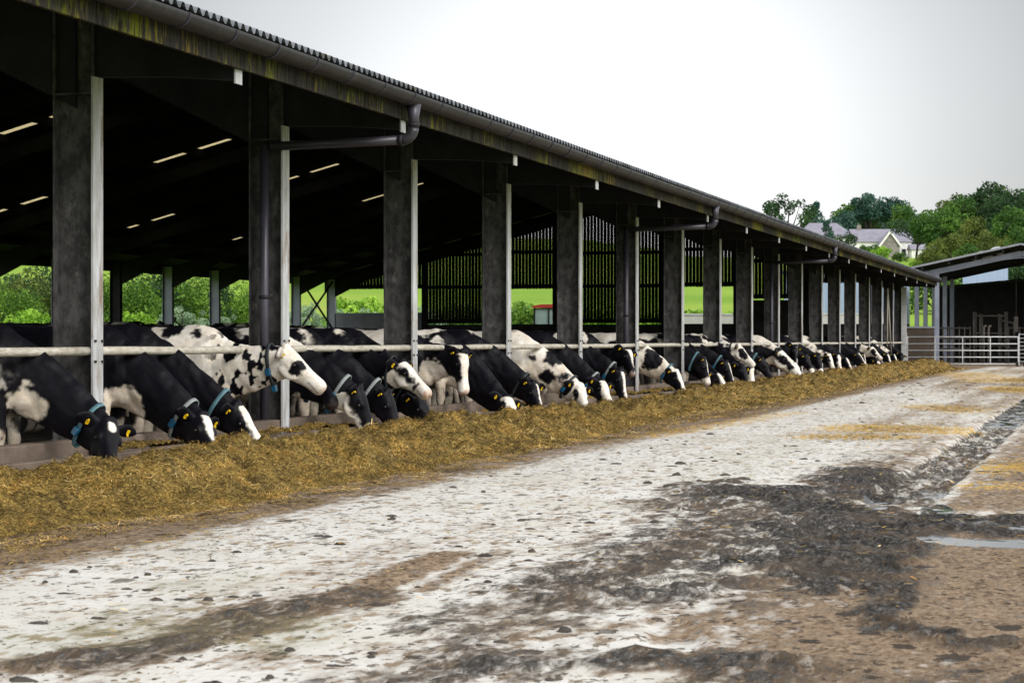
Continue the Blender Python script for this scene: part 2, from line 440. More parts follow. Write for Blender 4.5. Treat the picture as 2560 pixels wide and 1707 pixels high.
    c = mixc(t, wm, c, (0.035, 0.035, 0.035))
    t.links.new(c, b.inputs['Base Color'])
    rr = mixc(t, mk, (0.9, 0.9, 0.9), (0.6, 0.6, 0.6))
    rr = mixc(t, wm, rr, (0.04, 0.04, 0.04))
    t.links.new(rr, b.inputs['Roughness'])
    sp_ = mixc(t, mk, (0.12, 0.12, 0.12), (0.06, 0.06, 0.06))
    t.links.new(mixc(t, wm, sp_, (0.5, 0.5, 0.5)), b.inputs['Specular IOR Level'])
    h = mth(t, 'ADD', mth(t, 'MULTIPLY', mixn, mth(t, 'ADD', mth(t, 'MULTIPLY', mk, 1.3), 0.25)), mth(t, 'MULTIPLY', n_vf, 0.25))
    h = mth(t, 'ADD', h, mth(t, 'MULTIPLY', mth(t, 'ADD', d1, d3), 0.25))
    h = mth(t, 'MULTIPLY', h, mth(t, 'SUBTRACT', 1.0, mth(t, 'MULTIPLY', wm, 0.97)))
    bump(t, b, h, 0.5, 0.02)
    return m
M['yard'] = yard_mat()
M['clod'] = simple('dried_dung', (0.06, 0.048, 0.038), (0.03, 0.024, 0.02), 12, 0.9, 0, 0.5)
M['barnfloor'] = simple('slurry_floor', (0.05, 0.042, 0.034), (0.03, 0.026, 0.022), 1.5, 0.7, 0, 0.3, spec=0.12)

def field_mat():
    m, t, b = nodes('pasture')
    v = coords(t)
    c = ramp(t, noise(t, v, 0.02, 4, 0.6), [(0.35, (0.13, 0.24, 0.022)), (0.55, (0.20, 0.30, 0.035)), (0.72, (0.30, 0.30, 0.08))])
    c = mixc(t, ramp(t, noise(t, v, 0.6, 5, 0.7), [(0.35, (0.25, 0.25, 0.25)), (0.7, (0, 0, 0))]), c, (0.08, 0.15, 0.015))
    t.links.new(c, b.inputs['Base Color']); b.inputs['Roughness'].default_value = 0.95
    b.inputs['Specular IOR Level'].default_value = 0.1
    return m
M['field'] = field_mat()

def leaf_mat(name, dark, mid, light):
    m, t, b = nodes(name)
    a = nd(t, 'ShaderNodeAttribute'); a.attribute_name = 'tone'
    c = ramp(t, a.outputs['Fac'], [(0.0, dark), (0.55, mid), (1.0, light)])
    t.links.new(c, b.inputs['Base Color']); b.inputs['Roughness'].default_value = 0.7
    b.inputs['Specular IOR Level'].default_value = 0.25
    tr = nd(t, 'ShaderNodeBsdfTranslucent'); t.links.new(c, tr.inputs['Color'])
    mx = nd(t, 'ShaderNodeMixShader'); mx.inputs[0].default_value = 0.25
    o = t.nodes['Material Output']
    t.links.new(b.outputs[0], mx.inputs[1]); t.links.new(tr.outputs[0], mx.inputs[2]); t.links.new(mx.outputs[0], o.inputs[0])
    return m
M['leaf_deep'] = leaf_mat('deep_green_leaves', (0.0101, 0.0295, 0.0122), (0.0252, 0.0626, 0.0187), (0.0576, 0.1152, 0.0259))
M['leaf_mid'] = leaf_mat('mid_green_leaves', (0.0170, 0.0481, 0.0104), (0.0481, 0.1184, 0.0170), (0.1184, 0.2146, 0.0266))
M['leaf_bush'] = leaf_mat('hedgerow_leaves', (0.024, 0.062, 0.010), (0.075, 0.165, 0.018), (0.19, 0.31, 0.035))
M['leaf_olive'] = leaf_mat('olive_leaves', (0.0318, 0.0481, 0.0104), (0.0807, 0.1125, 0.0192), (0.1606, 0.1931, 0.0318))
M['leaf_blue'] = leaf_mat('blue_green_needles', (0.0145, 0.0433, 0.0348), (0.0365, 0.0926, 0.0680), (0.0739, 0.1479, 0.1045))
M['leaf_bright'] = leaf_mat('bright_leaves', (0.072, 0.160, 0.017), (0.189, 0.377, 0.029), (0.377, 0.580, 0.072))
M['leaf_grey'] = leaf_mat('grey_green_willow', (0.087, 0.145, 0.087), (0.217, 0.319, 0.189), (0.406, 0.522, 0.348))
#PART2
# ------------------------------------------------------------------ terrain
def terrain_h(x, y):
    r = np.hypot(x, y) + 1e-6
    az = np.arctan2(x, y)                              # 0 along +Y, negative to the left
    base = -0.35
    lim = np.where(az > -0.19, 545.0, 545.0 + 900 * sstep(-0.19, -0.30, az))
    rr = np.minimum(r, lim)
    h = 0.0555 * np.maximum(rr - 115, 0)
    # the land also climbs to the left behind the barn
    h = np.maximum(h, 1.5 * sstep(-38.5, -46, x) * sstep(20, 40, y))
    n = fbm(np.stack([x * 0.008, y * 0.008, x * 0], 1), 3) - 0.5
    h = base + h + n * 5.0 * sstep(140, 300, r)
    return h - np.maximum(r - 1000, 0) * 0.03

def build_ground():
    rad = np.concatenate([np.linspace(0.5, 100, 26), np.linspace(106, 620, 110), np.linspace(650, 2600, 24)])
    ang = np.concatenate([np.linspace(-0.75, 0.35, 200), np.linspace(0.42, 2 * math.pi - 0.80, 50)])
    A, Rr = np.meshgrid(ang, rad)
    X, Y = (Rr * np.sin(A)).ravel(), (Rr * np.cos(A)).ravel()
    Z = terrain_h(X, Y)
    na, nr = len(ang), len(rad)
    F = grid_faces(na, nr)
    i = np.arange(nr - 1) * na
    F = np.concatenate([F, np.stack([i + na - 1, i, i + na, i + 2 * na - 1], 1)])
    me = np_mesh('ground', np.stack([X, Y, Z], 1), F[:, ::-1])
    o = link_mesh('ground', me, M['field'])
    props(o, 'bright green pasture rising to a hill behind the barn', None, None, 'structure')
build_ground()

# ------------------------------------------------------------------ concrete yard with mud, drain and stains
def caps(X, Y, a, b, r, soft=0.5):
    ax, ay = a; bx, by = b
    dx, dy = bx - ax, by - ay
    t = np.clip(((X - ax) * dx + (Y - ay) * dy) / (dx * dx + dy * dy + 1e-9), 0, 1)
    d = np.hypot(X - ax - t * dx, (Y - ay - t * dy))
    return 1 - sstep(r * (1 - soft), r * (1 + soft), d)

def caps_y(X, Y, a, b, r, ky=2.5, soft=0.5):
    """capsule measured with the Y axis squeezed: long smears along the yard"""
    return caps(X, Y / ky, (a[0], a[1] / ky), (b[0], b[1] / ky), r, soft)

DRAIN_X0, DRAIN_X1 = -1.78, -1.18
def build_yard():
    ys = [3.5]
    while ys[-1] < 128: ys.append(ys[-1] + max(0.03, 0.0034 * ys[-1]))
    ys = np.array(ys)
    xs = np.concatenate([np.arange(-9.6, 1.6, 0.04), np.arange(1.6, 6, 0.25)])
    Xg, Yg = np.meshgrid(xs, ys); X, Y = Xg.ravel(), Yg.ravel()
    P = np.stack([X, Y, X * 0], 1)
    n1 = fbm(P * 1.3, 4); n2 = fbm(P * 5.0 + 9, 4); n3 = fbm(P * 16 + 3, 3)
    X0, Y0_ = X, Y
    wq = np.stack([X * 0.9, Y * 0.45, X * 0 + 3], 1); wr = np.stack([X * 3.2, Y * 1.6, X * 0 + 8], 1)
    X = X0 + 0.9 * (fbm(wq, 3) - 0.5) + 0.35 * (fbm(wr, 3) - 0.5); Y = Y0_ + 3.0 * (fbm(wq + 20, 3) - 0.5) + 1.2 * (fbm(wr + 9, 3) - 0.5)
    mud = np.maximum.reduce([
        0.90 * caps(X, Y, (-2.6, 16.4), (-1.75, 13.6), 0.62, 0.8), 0.95 * caps(X, Y, (-1.7, 14.0), (-1.38, 9.3), 0.34, 0.8),
        0.82 * caps(X, Y, (-2.0, 13.0), (-1.6, 10.8), 0.42, 0.9), 0.60 * caps(X, Y, (-2.7, 14.5), (-2.05, 9.0), 0.7, 0.95),
        0.92 * caps(X, Y, (-1.5, 13.6), (2.5, 12.3), 0.9, 0.6), 0.85 * caps(X, Y, (-2.15, 18.5), (-1.6, 16), 0.42, 0.9),
        0.75 * caps(X, Y, (-1.28, 9.2), (-0.95, 8.2), 0.12, 0.9), 0.75 * caps(X, Y, (-0.95, 8.2), (-0.25, 7.3), 0.17, 0.9),
        0.50 * caps(X, Y, (-2.5, 8.3), (-1.65, 6.7), 0.40, 0.9), 0.62 * caps(X, Y, (-2.1, 7.2), (-1.0, 6.5), 0.36, 0.95),
        0.56 * caps(X, Y, (-3.6, 6.0), (-3.2, 8.9), 0.27, 0.9), 0.40 * caps(X, Y, (-2.35, 21.5), (-2.0, 19), 0.5, 0.9),
        0.75 * caps(X, Y, (-0.3, 6.6), (1.2, 7.6), 0.22, 0.9), 0.5 * caps(X, Y, (-0.6, 7.0), (-1.2, 6.2), 0.25, 0.9),
        0.5 * caps(X, Y, (-1.2, 19.0), (0.4, 17.5), 0.25, 0.9), 0.42 * caps(X, Y, (-3.3, 57), (-2.3, 55), 0.8, 0.9),
        0.25 * sstep(-2.6, -1.2, X) * (1 - sstep(12, 14, Y)), 0.12 + 0 * X,
    ])
    X, Y = X0, Y0_
    drain = ((X > DRAIN_X0 + 0.05) & (X < DRAIN_X1 - 0.05)).astype(float)
    far = sstep(14, 16, Y)
    mud = np.maximum(mud, drain * 0.58 * far)
    edge_noise = 0.35 * (n1 - 0.5)
    tan = np.maximum.reduce([
        0.70 * sstep(-1.9, -1.0, X + edge_noise)* (1 - sstep(13, 15, Y)),
        0.70 * sstep(-1.25, -1.1, X) * sstep(13.5, 15, Y),
        0.85 * (1 - sstep(-5.6, -4.75, X + 0.8 * edge_noise)),
        0.52 * sstep(-2.9, -1.9, X + edge_noise) * sstep(15, 19, Y),
        0.44 * sstep(-4.0, -2.8, X) * sstep(22, 30, Y), 0.50 * sstep(38, 55, Y),
        0.75 * sstep(90, 94, Y),
        0.72 * caps(X, Y, (-3.30, 8.7), (-3.42, 10.7), 0.14), 0.5 * caps(X, Y, (-3.05, 9.1), (-3.2, 11), 0.08),
        0.55 * caps(X, Y, (-2.5, 7.3), (-1.6, 8.6), 0.35, 0.9), 0.5 * caps(X, Y, (-2.9, 7.1), (-2.4, 6.3), 0.3, 0.9), 0.5 * caps(X, Y, (-2.3, 11.5), (-1.9, 9), 0.4, 0.9), 0.55 * caps(X, Y, (-2.05, 9.6), (-1.6, 8.0), 0.18),
        0.20 + 0 * X,
    ])
    streak = fbm(np.stack([X * 2.6, Y * 0.10, X * 0 + 5], 1), 3) - 0.5
    tan = np.maximum(tan, 0.56 * sstep(0.16, 0.42, mud) * (Y < 20))
    tan = tan + 0.75 * streak + 0.25 * (n1 - 0.5)
    straw = np.maximum.reduce([
        0.55 * caps_y(X, Y, (-3.3, 27.8), (-1.95, 27.2), 0.55, 2.5), 0.52 * caps_y(X, Y, (-3.4, 25), (-2.5, 25.2), 0.4, 2),
        0.58 * caps_y(X, Y, (-2.5, 52), (-2.0, 49), 0.7, 3), 0.55 * caps_y(X, Y, (-2.9, 62), (-1.9, 62), 0.8, 4), 0.5 * caps_y(X, Y, (-3.2, 37), (-2.3, 35), 0.5, 3),
        0.56 * caps_y(X, Y, (-0.9, 19.5), (0.2, 20.5), 0.35, 3), 0.46 * caps_y(X, Y, (-1.0, 17.2), (0.2, 17.4), 0.3, 2),
        0.45 * caps_y(X, Y, (-4.9, 33), (-5.3, 25), 0.35, 3), 0.5 * sstep(50, 60, Y) * caps_y(X, Y, (-5.0, 75), (-3, 60), 1.2, 3) ,
    ])
    wet = np.maximum.reduce([
        0.80 * caps(X, Y, (-1.22, 15.0), (-1.08, 14.0), 0.11, 0.4), 0.62 * caps(X, Y, (-1.52, 11.7), (-1.40, 11.75), 0.10, 0.5),
        0.75 * caps(X, Y, (-0.92, 12.2), (1.5, 11.9), 0.26, 0.5), 0.66 * caps(X, Y, (-1.66, 15.6), (-1.5, 14.6), 0.13), 0.62 * caps(X, Y, (-0.8, 13.4), (-0.3, 13.0), 0.14), 0.62 * caps(X, Y, (-1.36, 16.9), (-1.3, 16.2), 0.14),
        0.72 * drain * sstep(20, 22, Y) * (1 - sstep(-1.25, -1.3, X)) * sstep(0.42, 0.52, fbm(np.stack([X * 2.2, Y * 0.35, X * 0], 1), 3)),
        drain * 0.66 * sstep(28, 30, Y),
    ])
    green = np.maximum.reduce([0.52 * caps(X, Y, (-4.4, 6.8), (-3.5, 7.6), 0.5), 0.40 * caps(X, Y, (-4.2, 9.5), (-3.9, 8), 0.3), 0.5 * caps(X, Y, (-3.2, 7.9), (-3.1, 7.4), 0.3),
                               0.35 * caps(X, Y, (-3.6, 24), (-3.3, 17), 0.5),
                               0.9 * caps_y(X, Y, (-0.95, 38), (-0.5, 31), 0.28, 1.0)])
    # relief: the drain is a real channel, the mud is lumpy and ridged, tyre ruts in front
    Z = 0.004 * (n2 - 0.5)
    mk = sstep(0.35, 0.75, mud + 0.7 * (n2 - 0.5))
    mk = mk * sstep(0.3, 0.6, mud)
    Z += mk * (0.006 + 0.075 * (n2 - 0.45) + 0.075 * (n3 - 0.5)) * (1 - 0.95 * sstep(0.3, 0.6, wet))
    rid = np.sin((Y * 1.0 + X * 0.9) * 26 + 6 * n1)
    Z += 0.0035 * rid * np.maximum(0.55 * caps(X, Y, (-2.5, 8.5), (-1.7, 6.5), 0.6), 0.7 * mk * caps(X, Y, (-2.0, 11.5), (-1.5, 9.5), 0.5)) * (0.4 + n2)
    rut = caps(X, Y, (-1.75, 8.4), (-1.5, 7.4), 0.09)
    Z -= 0.016 * rut; Z += 0.006 * caps(X, Y, (-1.62, 8.5), (-1.36, 7.45), 0.05) + 0.004 * caps(X, Y, (-1.9, 8.3), (-1.62, 7.3), 0.05)
    tread = caps(X, Y, (-3.30, 8.7), (-3.42, 10.7), 0.14)
    Z += 0.010 * tread * np.sign(np.sin(X * 70)) * 0.5 + 0.008 * tread
    ch = sstep(DRAIN_X0, DRAIN_X0 + 0.08, X) * (1 - sstep(DRAIN_X1 - 0.08, DRAIN_X1, X)) * sstep(13.0, 17.5, Y)
    Z -= 0.085 * ch * (1 - 0.35 * n2)
    Z += 0.02 * ch * (n3 - 0.5)
    Z -= 0.035 * sstep(DRAIN_X1 - 0.05, DRAIN_X1 + 0.02, X) * (1 - sstep(1.8, 2.5, X)) * 0.5 * sstep(14, 16, Y)
    # panel joints across the pad
    for yj in np.arange(9.3, 96, 6.0):
        Z -= 0.010 * np.exp(-((Y - yj + 0.1 * (n1 - .5)) / 0.025) ** 2) * (X < DRAIN_X0)
    me = np_mesh('yard', np.stack([X, Y, Z], 1), grid_faces(len(xs), len(ys)),
                 {k: ('FLOAT', 'POINT', v) for k, v in dict(mud=mud, tan=tan, straw=straw, wet=wet, green=green).items()})
    o = link_mesh('yard', me, M['yard'])
    props(o, 'pale concrete farmyard passage smeared with mud and dung', None, None, 'structure')
build_yard()

# ------------------------------------------------------------------ silage heap
HOLLOWS = []
def heap_z(X, Y):
    P = np.stack([X * 1.0, Y * 0.8, X * 0], 1)
    n1 = fbm(P * 0.9 + 4, 3) - 0.5; n2 = fbm(P * 3.1, 4) - 0.5; n3 = fbm(P * 9 + 7, 3) - 0.5; n4 = fbm(P * 24 + 2, 2) - 0.5
    front = -5.72 + 0.55 * n1 - 0.35 * sstep(30, 60, Y) + 0.12 * n2
    front = front - 0.45 * np.exp(-((Y - 32) / 5.0) ** 2) - 0.62 * (1 - sstep(10.3, 13.6, Y))
    ridge = -7.15 + 0.5 * n1
    back = -8.42
    cl = fbm(P * 2.0 + 31, 3); clump = 1 - np.abs(2 * cl - 1) * 3.2
    zr = np.interp(Y, [8, 14, 18, 25, 37, 64, 85], [0.15, 0.15, 0.21, 0.15, 0.16, 0.26, 0.28]) + 0.13 * n1 + 0.03 * np.sin(Y * 0.9)
    up = sstep(0, 1, np.clip((front - X) / (front - ridge), 0, 1)) ** 0.85
    dn = 1 - sstep(0, 1, np.clip((ridge - X) / (ridge - back), 0, 1)) * 0.68
    z = zr * np.where(X > ridge, up, dn)
    body = np.clip(z / 0.12, 0, 1)
    z = z + body * (0.40 * n2 + 0.22 * n3 + 0.11 * n4 + 0.055 * np.clip(clump, -1, 1)) * 0.85
    for (hx_, hy_) in HOLLOWS:
        z = z - 0.10 * np.exp(-(((X - hx_) / 0.28) ** 2 + ((Y - hy_) / 0.32) ** 2)) * np.clip(z / 0.1, 0, 1)
    endf = 1 - sstep(85.5, 89.5, Y - 1.2 * (X + 7))
    z = z * endf - 0.012 * (1 - np.clip(z / 0.03, 0, 1)) - 0.03 * (1 - endf)
    return z

def build_heap():
    ys = [5.0]
    while ys[-1] < 92: ys.append(ys[-1] + max(0.028, 0.0021 * ys[-1]))
    ys = np.array(ys); xs = np.arange(-8.42, -5.0, 0.032)
    Xg, Yg = np.meshgrid(xs, ys); X, Y = Xg.ravel(), Yg.ravel()
    Z = heap_z(X, Y)
    me = np_mesh('silage_heap', np.stack([X, Y, Z], 1), grid_faces(len(xs), len(ys)))
    o = link_mesh('silage_heap', me, M['silage'])
    props(o, 'long golden brown heap of chopped silage along the feed kerb', 'silage', None, 'stuff')
    # loose fibres over and around the heap
    rs = np.random.RandomState(4)
    def scatter(n, y0, y1, x0, x1, ls, ws, p=1.0):
        y = y0 + (y1 - y0) * rs.rand(n) ** p; x = x0 + (x1 - x0) * rs.rand(n)
        return x, y, ls, ws
    parts = []
    for n, y0, y1, l_, w_ in ((110000, 8.5, 20, 0.040, 0.0034), (70000, 20, 34, 0.055, 0.0055), (36000, 34, 60, 0.075, 0.011), (14000, 60, 89, 0.12, 0.02)):
        x = -8.4 + 2.75 * rs.rand(n); y = y0 + (y1 - y0) * rs.rand(n); kp = (heap_z(x, y) > 0.004) | (rs.rand(n) < 0.35); x = x[kp]; y = y[kp]; n = len(x)
        parts.append((x, y, np.full(n, l_), np.full(n, w_), np.zeros(n)))
    # thinning fringe on the concrete
    n = 34000
    y = 6.5 + 40 * rs.rand(n) ** 1.7; x = -5.75 - 0.6 * (1 - sstep(10.3, 13.6, y)) + np.abs(rs.randn(n)) * (0.33 + 0.65 * (1 - sstep(11.0, 13.6, y))); ck = fbm(np.stack([x * 2.2, y * 1.4, x * 0], 1), 3); kp = ck + 0.12 * rs.rand(n) > 0.50 + 0.10 * np.clip((x + 5.6) / 0.8, 0, 1); x = x[kp]; y = y[kp]; n = len(x)
    parts.append((x, y, np.full(n, 0.05), np.full(n, 0.005), np.ones(n)))
    # scraps lying in the trough between the two kerbs
    n = 14000
    y = 10 + 40 * rs.rand(n) ** 1.3; x = -8.86 + 0.34 * rs.rand(n)
    parts.append((x, y, np.full(n, 0.06), np.full(n, 0.006), np.full(n, 2.0)))
    x, y, l_, w_, fr = [np.concatenate(c) for c in zip(*parts)]
    n = len(x)
    z = np.maximum(heap_z(x, y), 0.0)
    PT = np.stack([x, y, x * 0], 1); z = np.where(fr == 2.0, np.maximum(0.05, 0.02 + 0.15 * sstep(0.34, 0.62, fbm(PT * 0.9 + 50, 3)) + 0.10 * (fbm(PT * 5, 3) - 0.5)), z)
    a = rs.rand(n) * 2 * math.pi; el = (rs.rand(n) - 0.35) * np.where(fr == 1.0, 0.35, 1.05)
    L = l_ * (0.35 + 1.5 * rs.rand(n) ** 2.2); W = w_ * (0.6 + 0.8 * rs.rand(n))
    d = np.stack([np.cos(a) * np.cos(el), np.sin(a) * np.cos(el), np.sin(el)], 1)
    s_ = np.stack([-np.sin(a), np.cos(a), (rs.rand(n) - 0.5) * 1.2], 1); s_ /= np.linalg.norm(s_, axis=1)[:, None]
    c = np.stack([x, y, z + 0.006 + 0.010 * rs.rand(n)], 1)
    V = np.stack([c - d * L[:, None] / 2 - s_ * W[:, None] / 2, c + d * L[:, None] / 2 - s_ * W[:, None] / 2,
                  c + d * L[:, None] / 2 + s_ * W[:, None] / 2, c - d * L[:, None] / 2 + s_ * W[:, None] / 2], 1).reshape(-1, 3)
    lo = np.where(fr == 1.0, 0.012, -1.0)
    V[:, 2] = np.maximum(V[:, 2], np.repeat(lo, 4))
    tone = np.clip(0.08 + rs.rand(n) * 0.82 + 1.0 * (fbm(np.stack([x * 3.2, y * 2.6, x * 0], 1), 3) - 0.5), 0, 1)  # patchy tone paints in clump shadows along with random stalk colour
    me = np_mesh('loose_silage', V, np.arange(4 * n).reshape(n, 4), {'tone': ('FLOAT', 'POINT', np.repeat(tone, 4))}, False)
    o = link_mesh('loose_silage', me, M['chips'])
    props(o, 'loose silage stalks strewn over the heap and onto the concrete', 'silage', None, 'stuff')
def build_litter():
    """dried clods of dung and mud, and loose straw, on the passage"""
    rs = np.random.RandomState(11)
    n = 1900
    y = 6.3 + 60 * rs.rand(n) ** 2.1
    x = np.where(rs.rand(n) < 0.62, -1.5 - 3.6 * rs.rand(n), -5.2 + 6.2 * rs.rand(n))
    near_mud = caps(x, y, (-2.9, 16.5), (-1.4, 8), 1.1)
    r = (0.003 + 0.024 * rs.rand(n) ** 7) * (1 + 0.015 * y) * (1 + 0.4 * near_mud)
    extra = [px(*p, z=0) for p in ((392, 1500), (452, 1499), (925, 1222), (1000, 1455), (1180, 1660), (1090, 1672), (1200, 1612), (1220, 1668), (1150, 1690), (520, 1500), (585, 1492), (2010, 1148), (2100, 1220), (1680, 1165), (1700, 1160), (1540, 1160), (1470, 1108), (1000, 1108), (950, 1106), (790, 1140), (1330, 1380), (1310, 1300))]
    ex = np.array([[p.x, p.y] for p in extra])
    x = np.concatenate([x, ex[:, 0]]); y = np.concatenate([y, ex[:, 1]])
    r = np.concatenate([r, (0.022 + 0.010 * rs.rand(len(ex))) * (ex[:, 1] / 11) ** 0.4])
    # lumpy low domes
    th = np.linspace(0, 2 * math.pi, 8)[:-1]
    V = []; F = []
    n = len(x)
    sx = 0.8 + 1.2 * rs.rand(n); hh = 0.2 + 0.45 * rs.rand(n)
    for k, (rr, zz) in enumerate(((1.0, 0.0), (0.8, 0.6), (0.35, 1.0))):
        jit = 1 + 0.5 * (rs.rand(n, 7) - 0.5)
        vx = x[:, None] + r[:, None] * rr * sx[:, None] * np.cos(th)[None] * jit
        vy = y[:, None] + r[:, None] * rr * np.sin(th)[None] * jit
        vz = np.repeat((zz * hh * r)[:, None], 7, 1) * (1 + 0.5 * (rs.rand(n, 7) - 0.5)) + 0.001
        V.append(np.stack([vx, vy, vz], 2))
    V = np.stack(V, 1)                                  # n,3,7,3
    idx = np.arange(n * 21).reshape(n, 3, 7)
    a = idx[:, :-1]; b = np.roll(a, -1, 2); c = np.roll(idx[:, 1:], -1, 2); d = idx[:, 1:]
    F = np.stack([a, b, c, d], 3).reshape(-1, 4)
    t = idx[:, 2]
    F2 = np.stack([t[:, 0], t[:, 1], t[:, 2], t[:, 3]], 1); F3 = np.stack([t[:, 3], t[:, 4], t[:, 5], t[:, 6]], 1); F4 = np.stack([t[:, 0], t[:, 3], t[:, 6], t[:, 6]], 1)
    F = np.concatenate([F, F2, F3])
    o = link_mesh('dung_clods', np_mesh('dung_clods', V.reshape(-1, 3), F, None, True), M['clod'])
    props(o, 'dark dried dung clods and crumbs scattered over the pale concrete', 'dung', None, 'stuff')
    # straw
    n = 5200
    y = 9 + 75 * rs.rand(n) ** 0.9; x = -4.8 + 5.6 * rs.rand(n)
    # denser drifts
    k = rs.randint(0, 6, 4200)
    cx = np.array([-2.7, -2.9, -2.3, -2.6, -0.4, -2.6])[k]; cy = np.array([27.5, 25.2, 50, 62, 20, 36])[k]
    x = np.concatenate([x, cx + rs.randn(len(k)) * 0.42]); y = np.concatenate([y, cy + rs.randn(len(k)) * cy * 0.03])
    n = len(x)
    a = rs.rand(n) * 6.283; L = (0.05 + 0.09 * rs.rand(n)) * (0.5 + 0.02 * y); W = 0.0025 + 0.00028 * y
    d = np.stack([np.cos(a), np.sin(a), (rs.rand(n) - 0.5) * 0.1], 1); s_ = np.stack([-np.sin(a), np.cos(a), a * 0], 1)
    c = np.stack([x, y, 0.012 + 0.012 * rs.rand(n)], 1)
    V = np.stack([c - d * L[:, None] / 2 - s_ * W[:, None], c + d * L[:, None] / 2 - s_ * W[:, None], c + d * L[:, None] / 2 + s_ * W[:, None], c - d * L[:, None] / 2 + s_ * W[:, None]], 1).reshape(-1, 3)
    tone = 0.35 + 0.65 * rs.rand(n)
    o = link_mesh('loose_straw', np_mesh('loose_straw', V, np.arange(4 * n).reshape(n, 4), {'tone': ('FLOAT', 'POINT', np.repeat(tone, 4))}, False), M['chips'])
    props(o, 'stray yellow straw lying on the far half of the concrete yard', 'straw', None, 'stuff')
build_litter()

# ------------------------------------------------------------------ the barn
PX = -9.02            # post line
Y0, BAY, NB = 17.5, 4.57, 17
YE = Y0 + NB * BAY    # gable end
FX = -36.5            # far post line
RIDGE_X, RIDGE_Z = -22.7, 7.93
SL = 0.262
def roof_z(x): return RIDGE_Z - SL * abs(x - RIDGE_X)
EAVE_X = -7.42
YS = Y0 - 3 * BAY     # near end, outside the picture

barn = empty('cattle_barn', (PX, Y0, 0))
props(barn, 'long open-fronted dark cattle barn with steel columns and corrugated roof', 'barn')
def bp(mb, name, mat, parent=None):
    """a part of the barn: built in world space, parented to the barn (or to a part)"""
    o = mb.build(name, mat)
    par = parent or barn
    o.parent = par
    off = Vector((PX, Y0, 0)) if par is barn else None
    if par is barn: o.matrix_parent_inverse = Matrix.Translation(-off)
    else: o.matrix_parent_inverse = Matrix.Identity(4)
    return o

# front columns, flanges, outriggers, rails
TOPZ = 3.58
for n in range(-3, NB + 1):
    y = Y0 + n * BAY
    m = MB()
    zt = roof_z(PX) - 0.16
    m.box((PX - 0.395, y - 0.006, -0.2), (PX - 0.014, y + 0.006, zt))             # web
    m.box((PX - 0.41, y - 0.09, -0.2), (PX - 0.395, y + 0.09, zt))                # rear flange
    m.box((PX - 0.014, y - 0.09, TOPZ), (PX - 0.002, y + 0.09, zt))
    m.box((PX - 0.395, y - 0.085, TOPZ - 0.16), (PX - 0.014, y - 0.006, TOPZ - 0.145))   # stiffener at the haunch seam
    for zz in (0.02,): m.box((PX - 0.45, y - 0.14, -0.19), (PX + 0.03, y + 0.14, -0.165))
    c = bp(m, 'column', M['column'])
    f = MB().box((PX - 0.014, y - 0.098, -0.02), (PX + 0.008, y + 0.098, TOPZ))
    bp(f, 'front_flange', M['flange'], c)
    if n <= 8:
        for dy in (-0.07, 0.07):
            for zz in (1.05 - 0.095, 1.05 + 0.095):
                b = MB().tube([(PX + 0.008, y + dy, zz), (PX + 0.026, y + dy, zz)], 0.014, 6)
                bp(b, 'bolt', M['bolt'], c)
    # tapered outrigger carrying the overhang
    p = [(PX + 0.002, TOPZ), (-8.3, TOPZ - 0.02), (-7.62, 3.50), (-7.62, roof_z(-7.62) - 0.14), (PX + 0.002, roof_z(PX) - 0.16)]
    m = MB(); 
    m.prism(p, 'y', y - 0.05, y + 0.05)
    og = bp(m, 'outrigger', M['dark'])
    bp(MB().box((-7.62, y - 0.075, 3.47), (-7.605, y + 0.075, roof_z(-7.62) - 0.10)), 'end_plate', M['flange'], og)
    if n < NB:
        r = MB()
        yy = [y + 0.012 + (BAY - 0.024) * k / 6 for k in range(7)]
        rr = random.Random(n)
        r.tube([(PX - 0.056, q, 1.05 + (rr.random() - 0.5) * 0.012) for q in yy], 0.041, 14)
        bp(r, 'neck_rail', M['rail'])

# roof: corrugated near slope, far slope with rooflights
def corrugated(x0, x1, ya, yb, pitch=0.155, amp=0.028, step=8, off=0.0):
    ny = max(2, int(round((yb - ya) / pitch * step)) + 1)
    ys = np.linspace(ya, yb, ny)
    wv = amp * np.clip(1.6 * np.cos((ys - Y0) / pitch * 2 * math.pi), -1, 1)
    xs = [x0, x1]
    V = [(x, yv, roof_z(x) + off + dz) for x in xs for yv, dz in zip(ys, wv)]
    return np.array(V), grid_faces(ny, 2)
V, F = corrugated(-7.36, RIDGE_X, YS, YE + 0.45)
me = np_mesh('roof', V, F[:, ::-1], None, False)
roof = link_mesh('roof', me, M['roofout']); roof.parent = barn; roof.matrix_parent_inverse = Matrix.Translation((-PX, -Y0, 0))
me2 = np_mesh('shaded_underside', np.array([(x, y, roof_z(x) - 0.045) for x in (-7.5, RIDGE_X) for y in (YS, YE + 0.4)]), [[0, 1, 3, 2]], None, False)
o = link_mesh('shaded_underside', me2, M['roofin']); o.parent = roof  # dark sheet added under the roof, giving the underside's shade as colour
m = MB()
lights = [Y0 + BAY * k + 3.7 for k in (6, 8, 10, 12)]
SKY = []
cur = YS
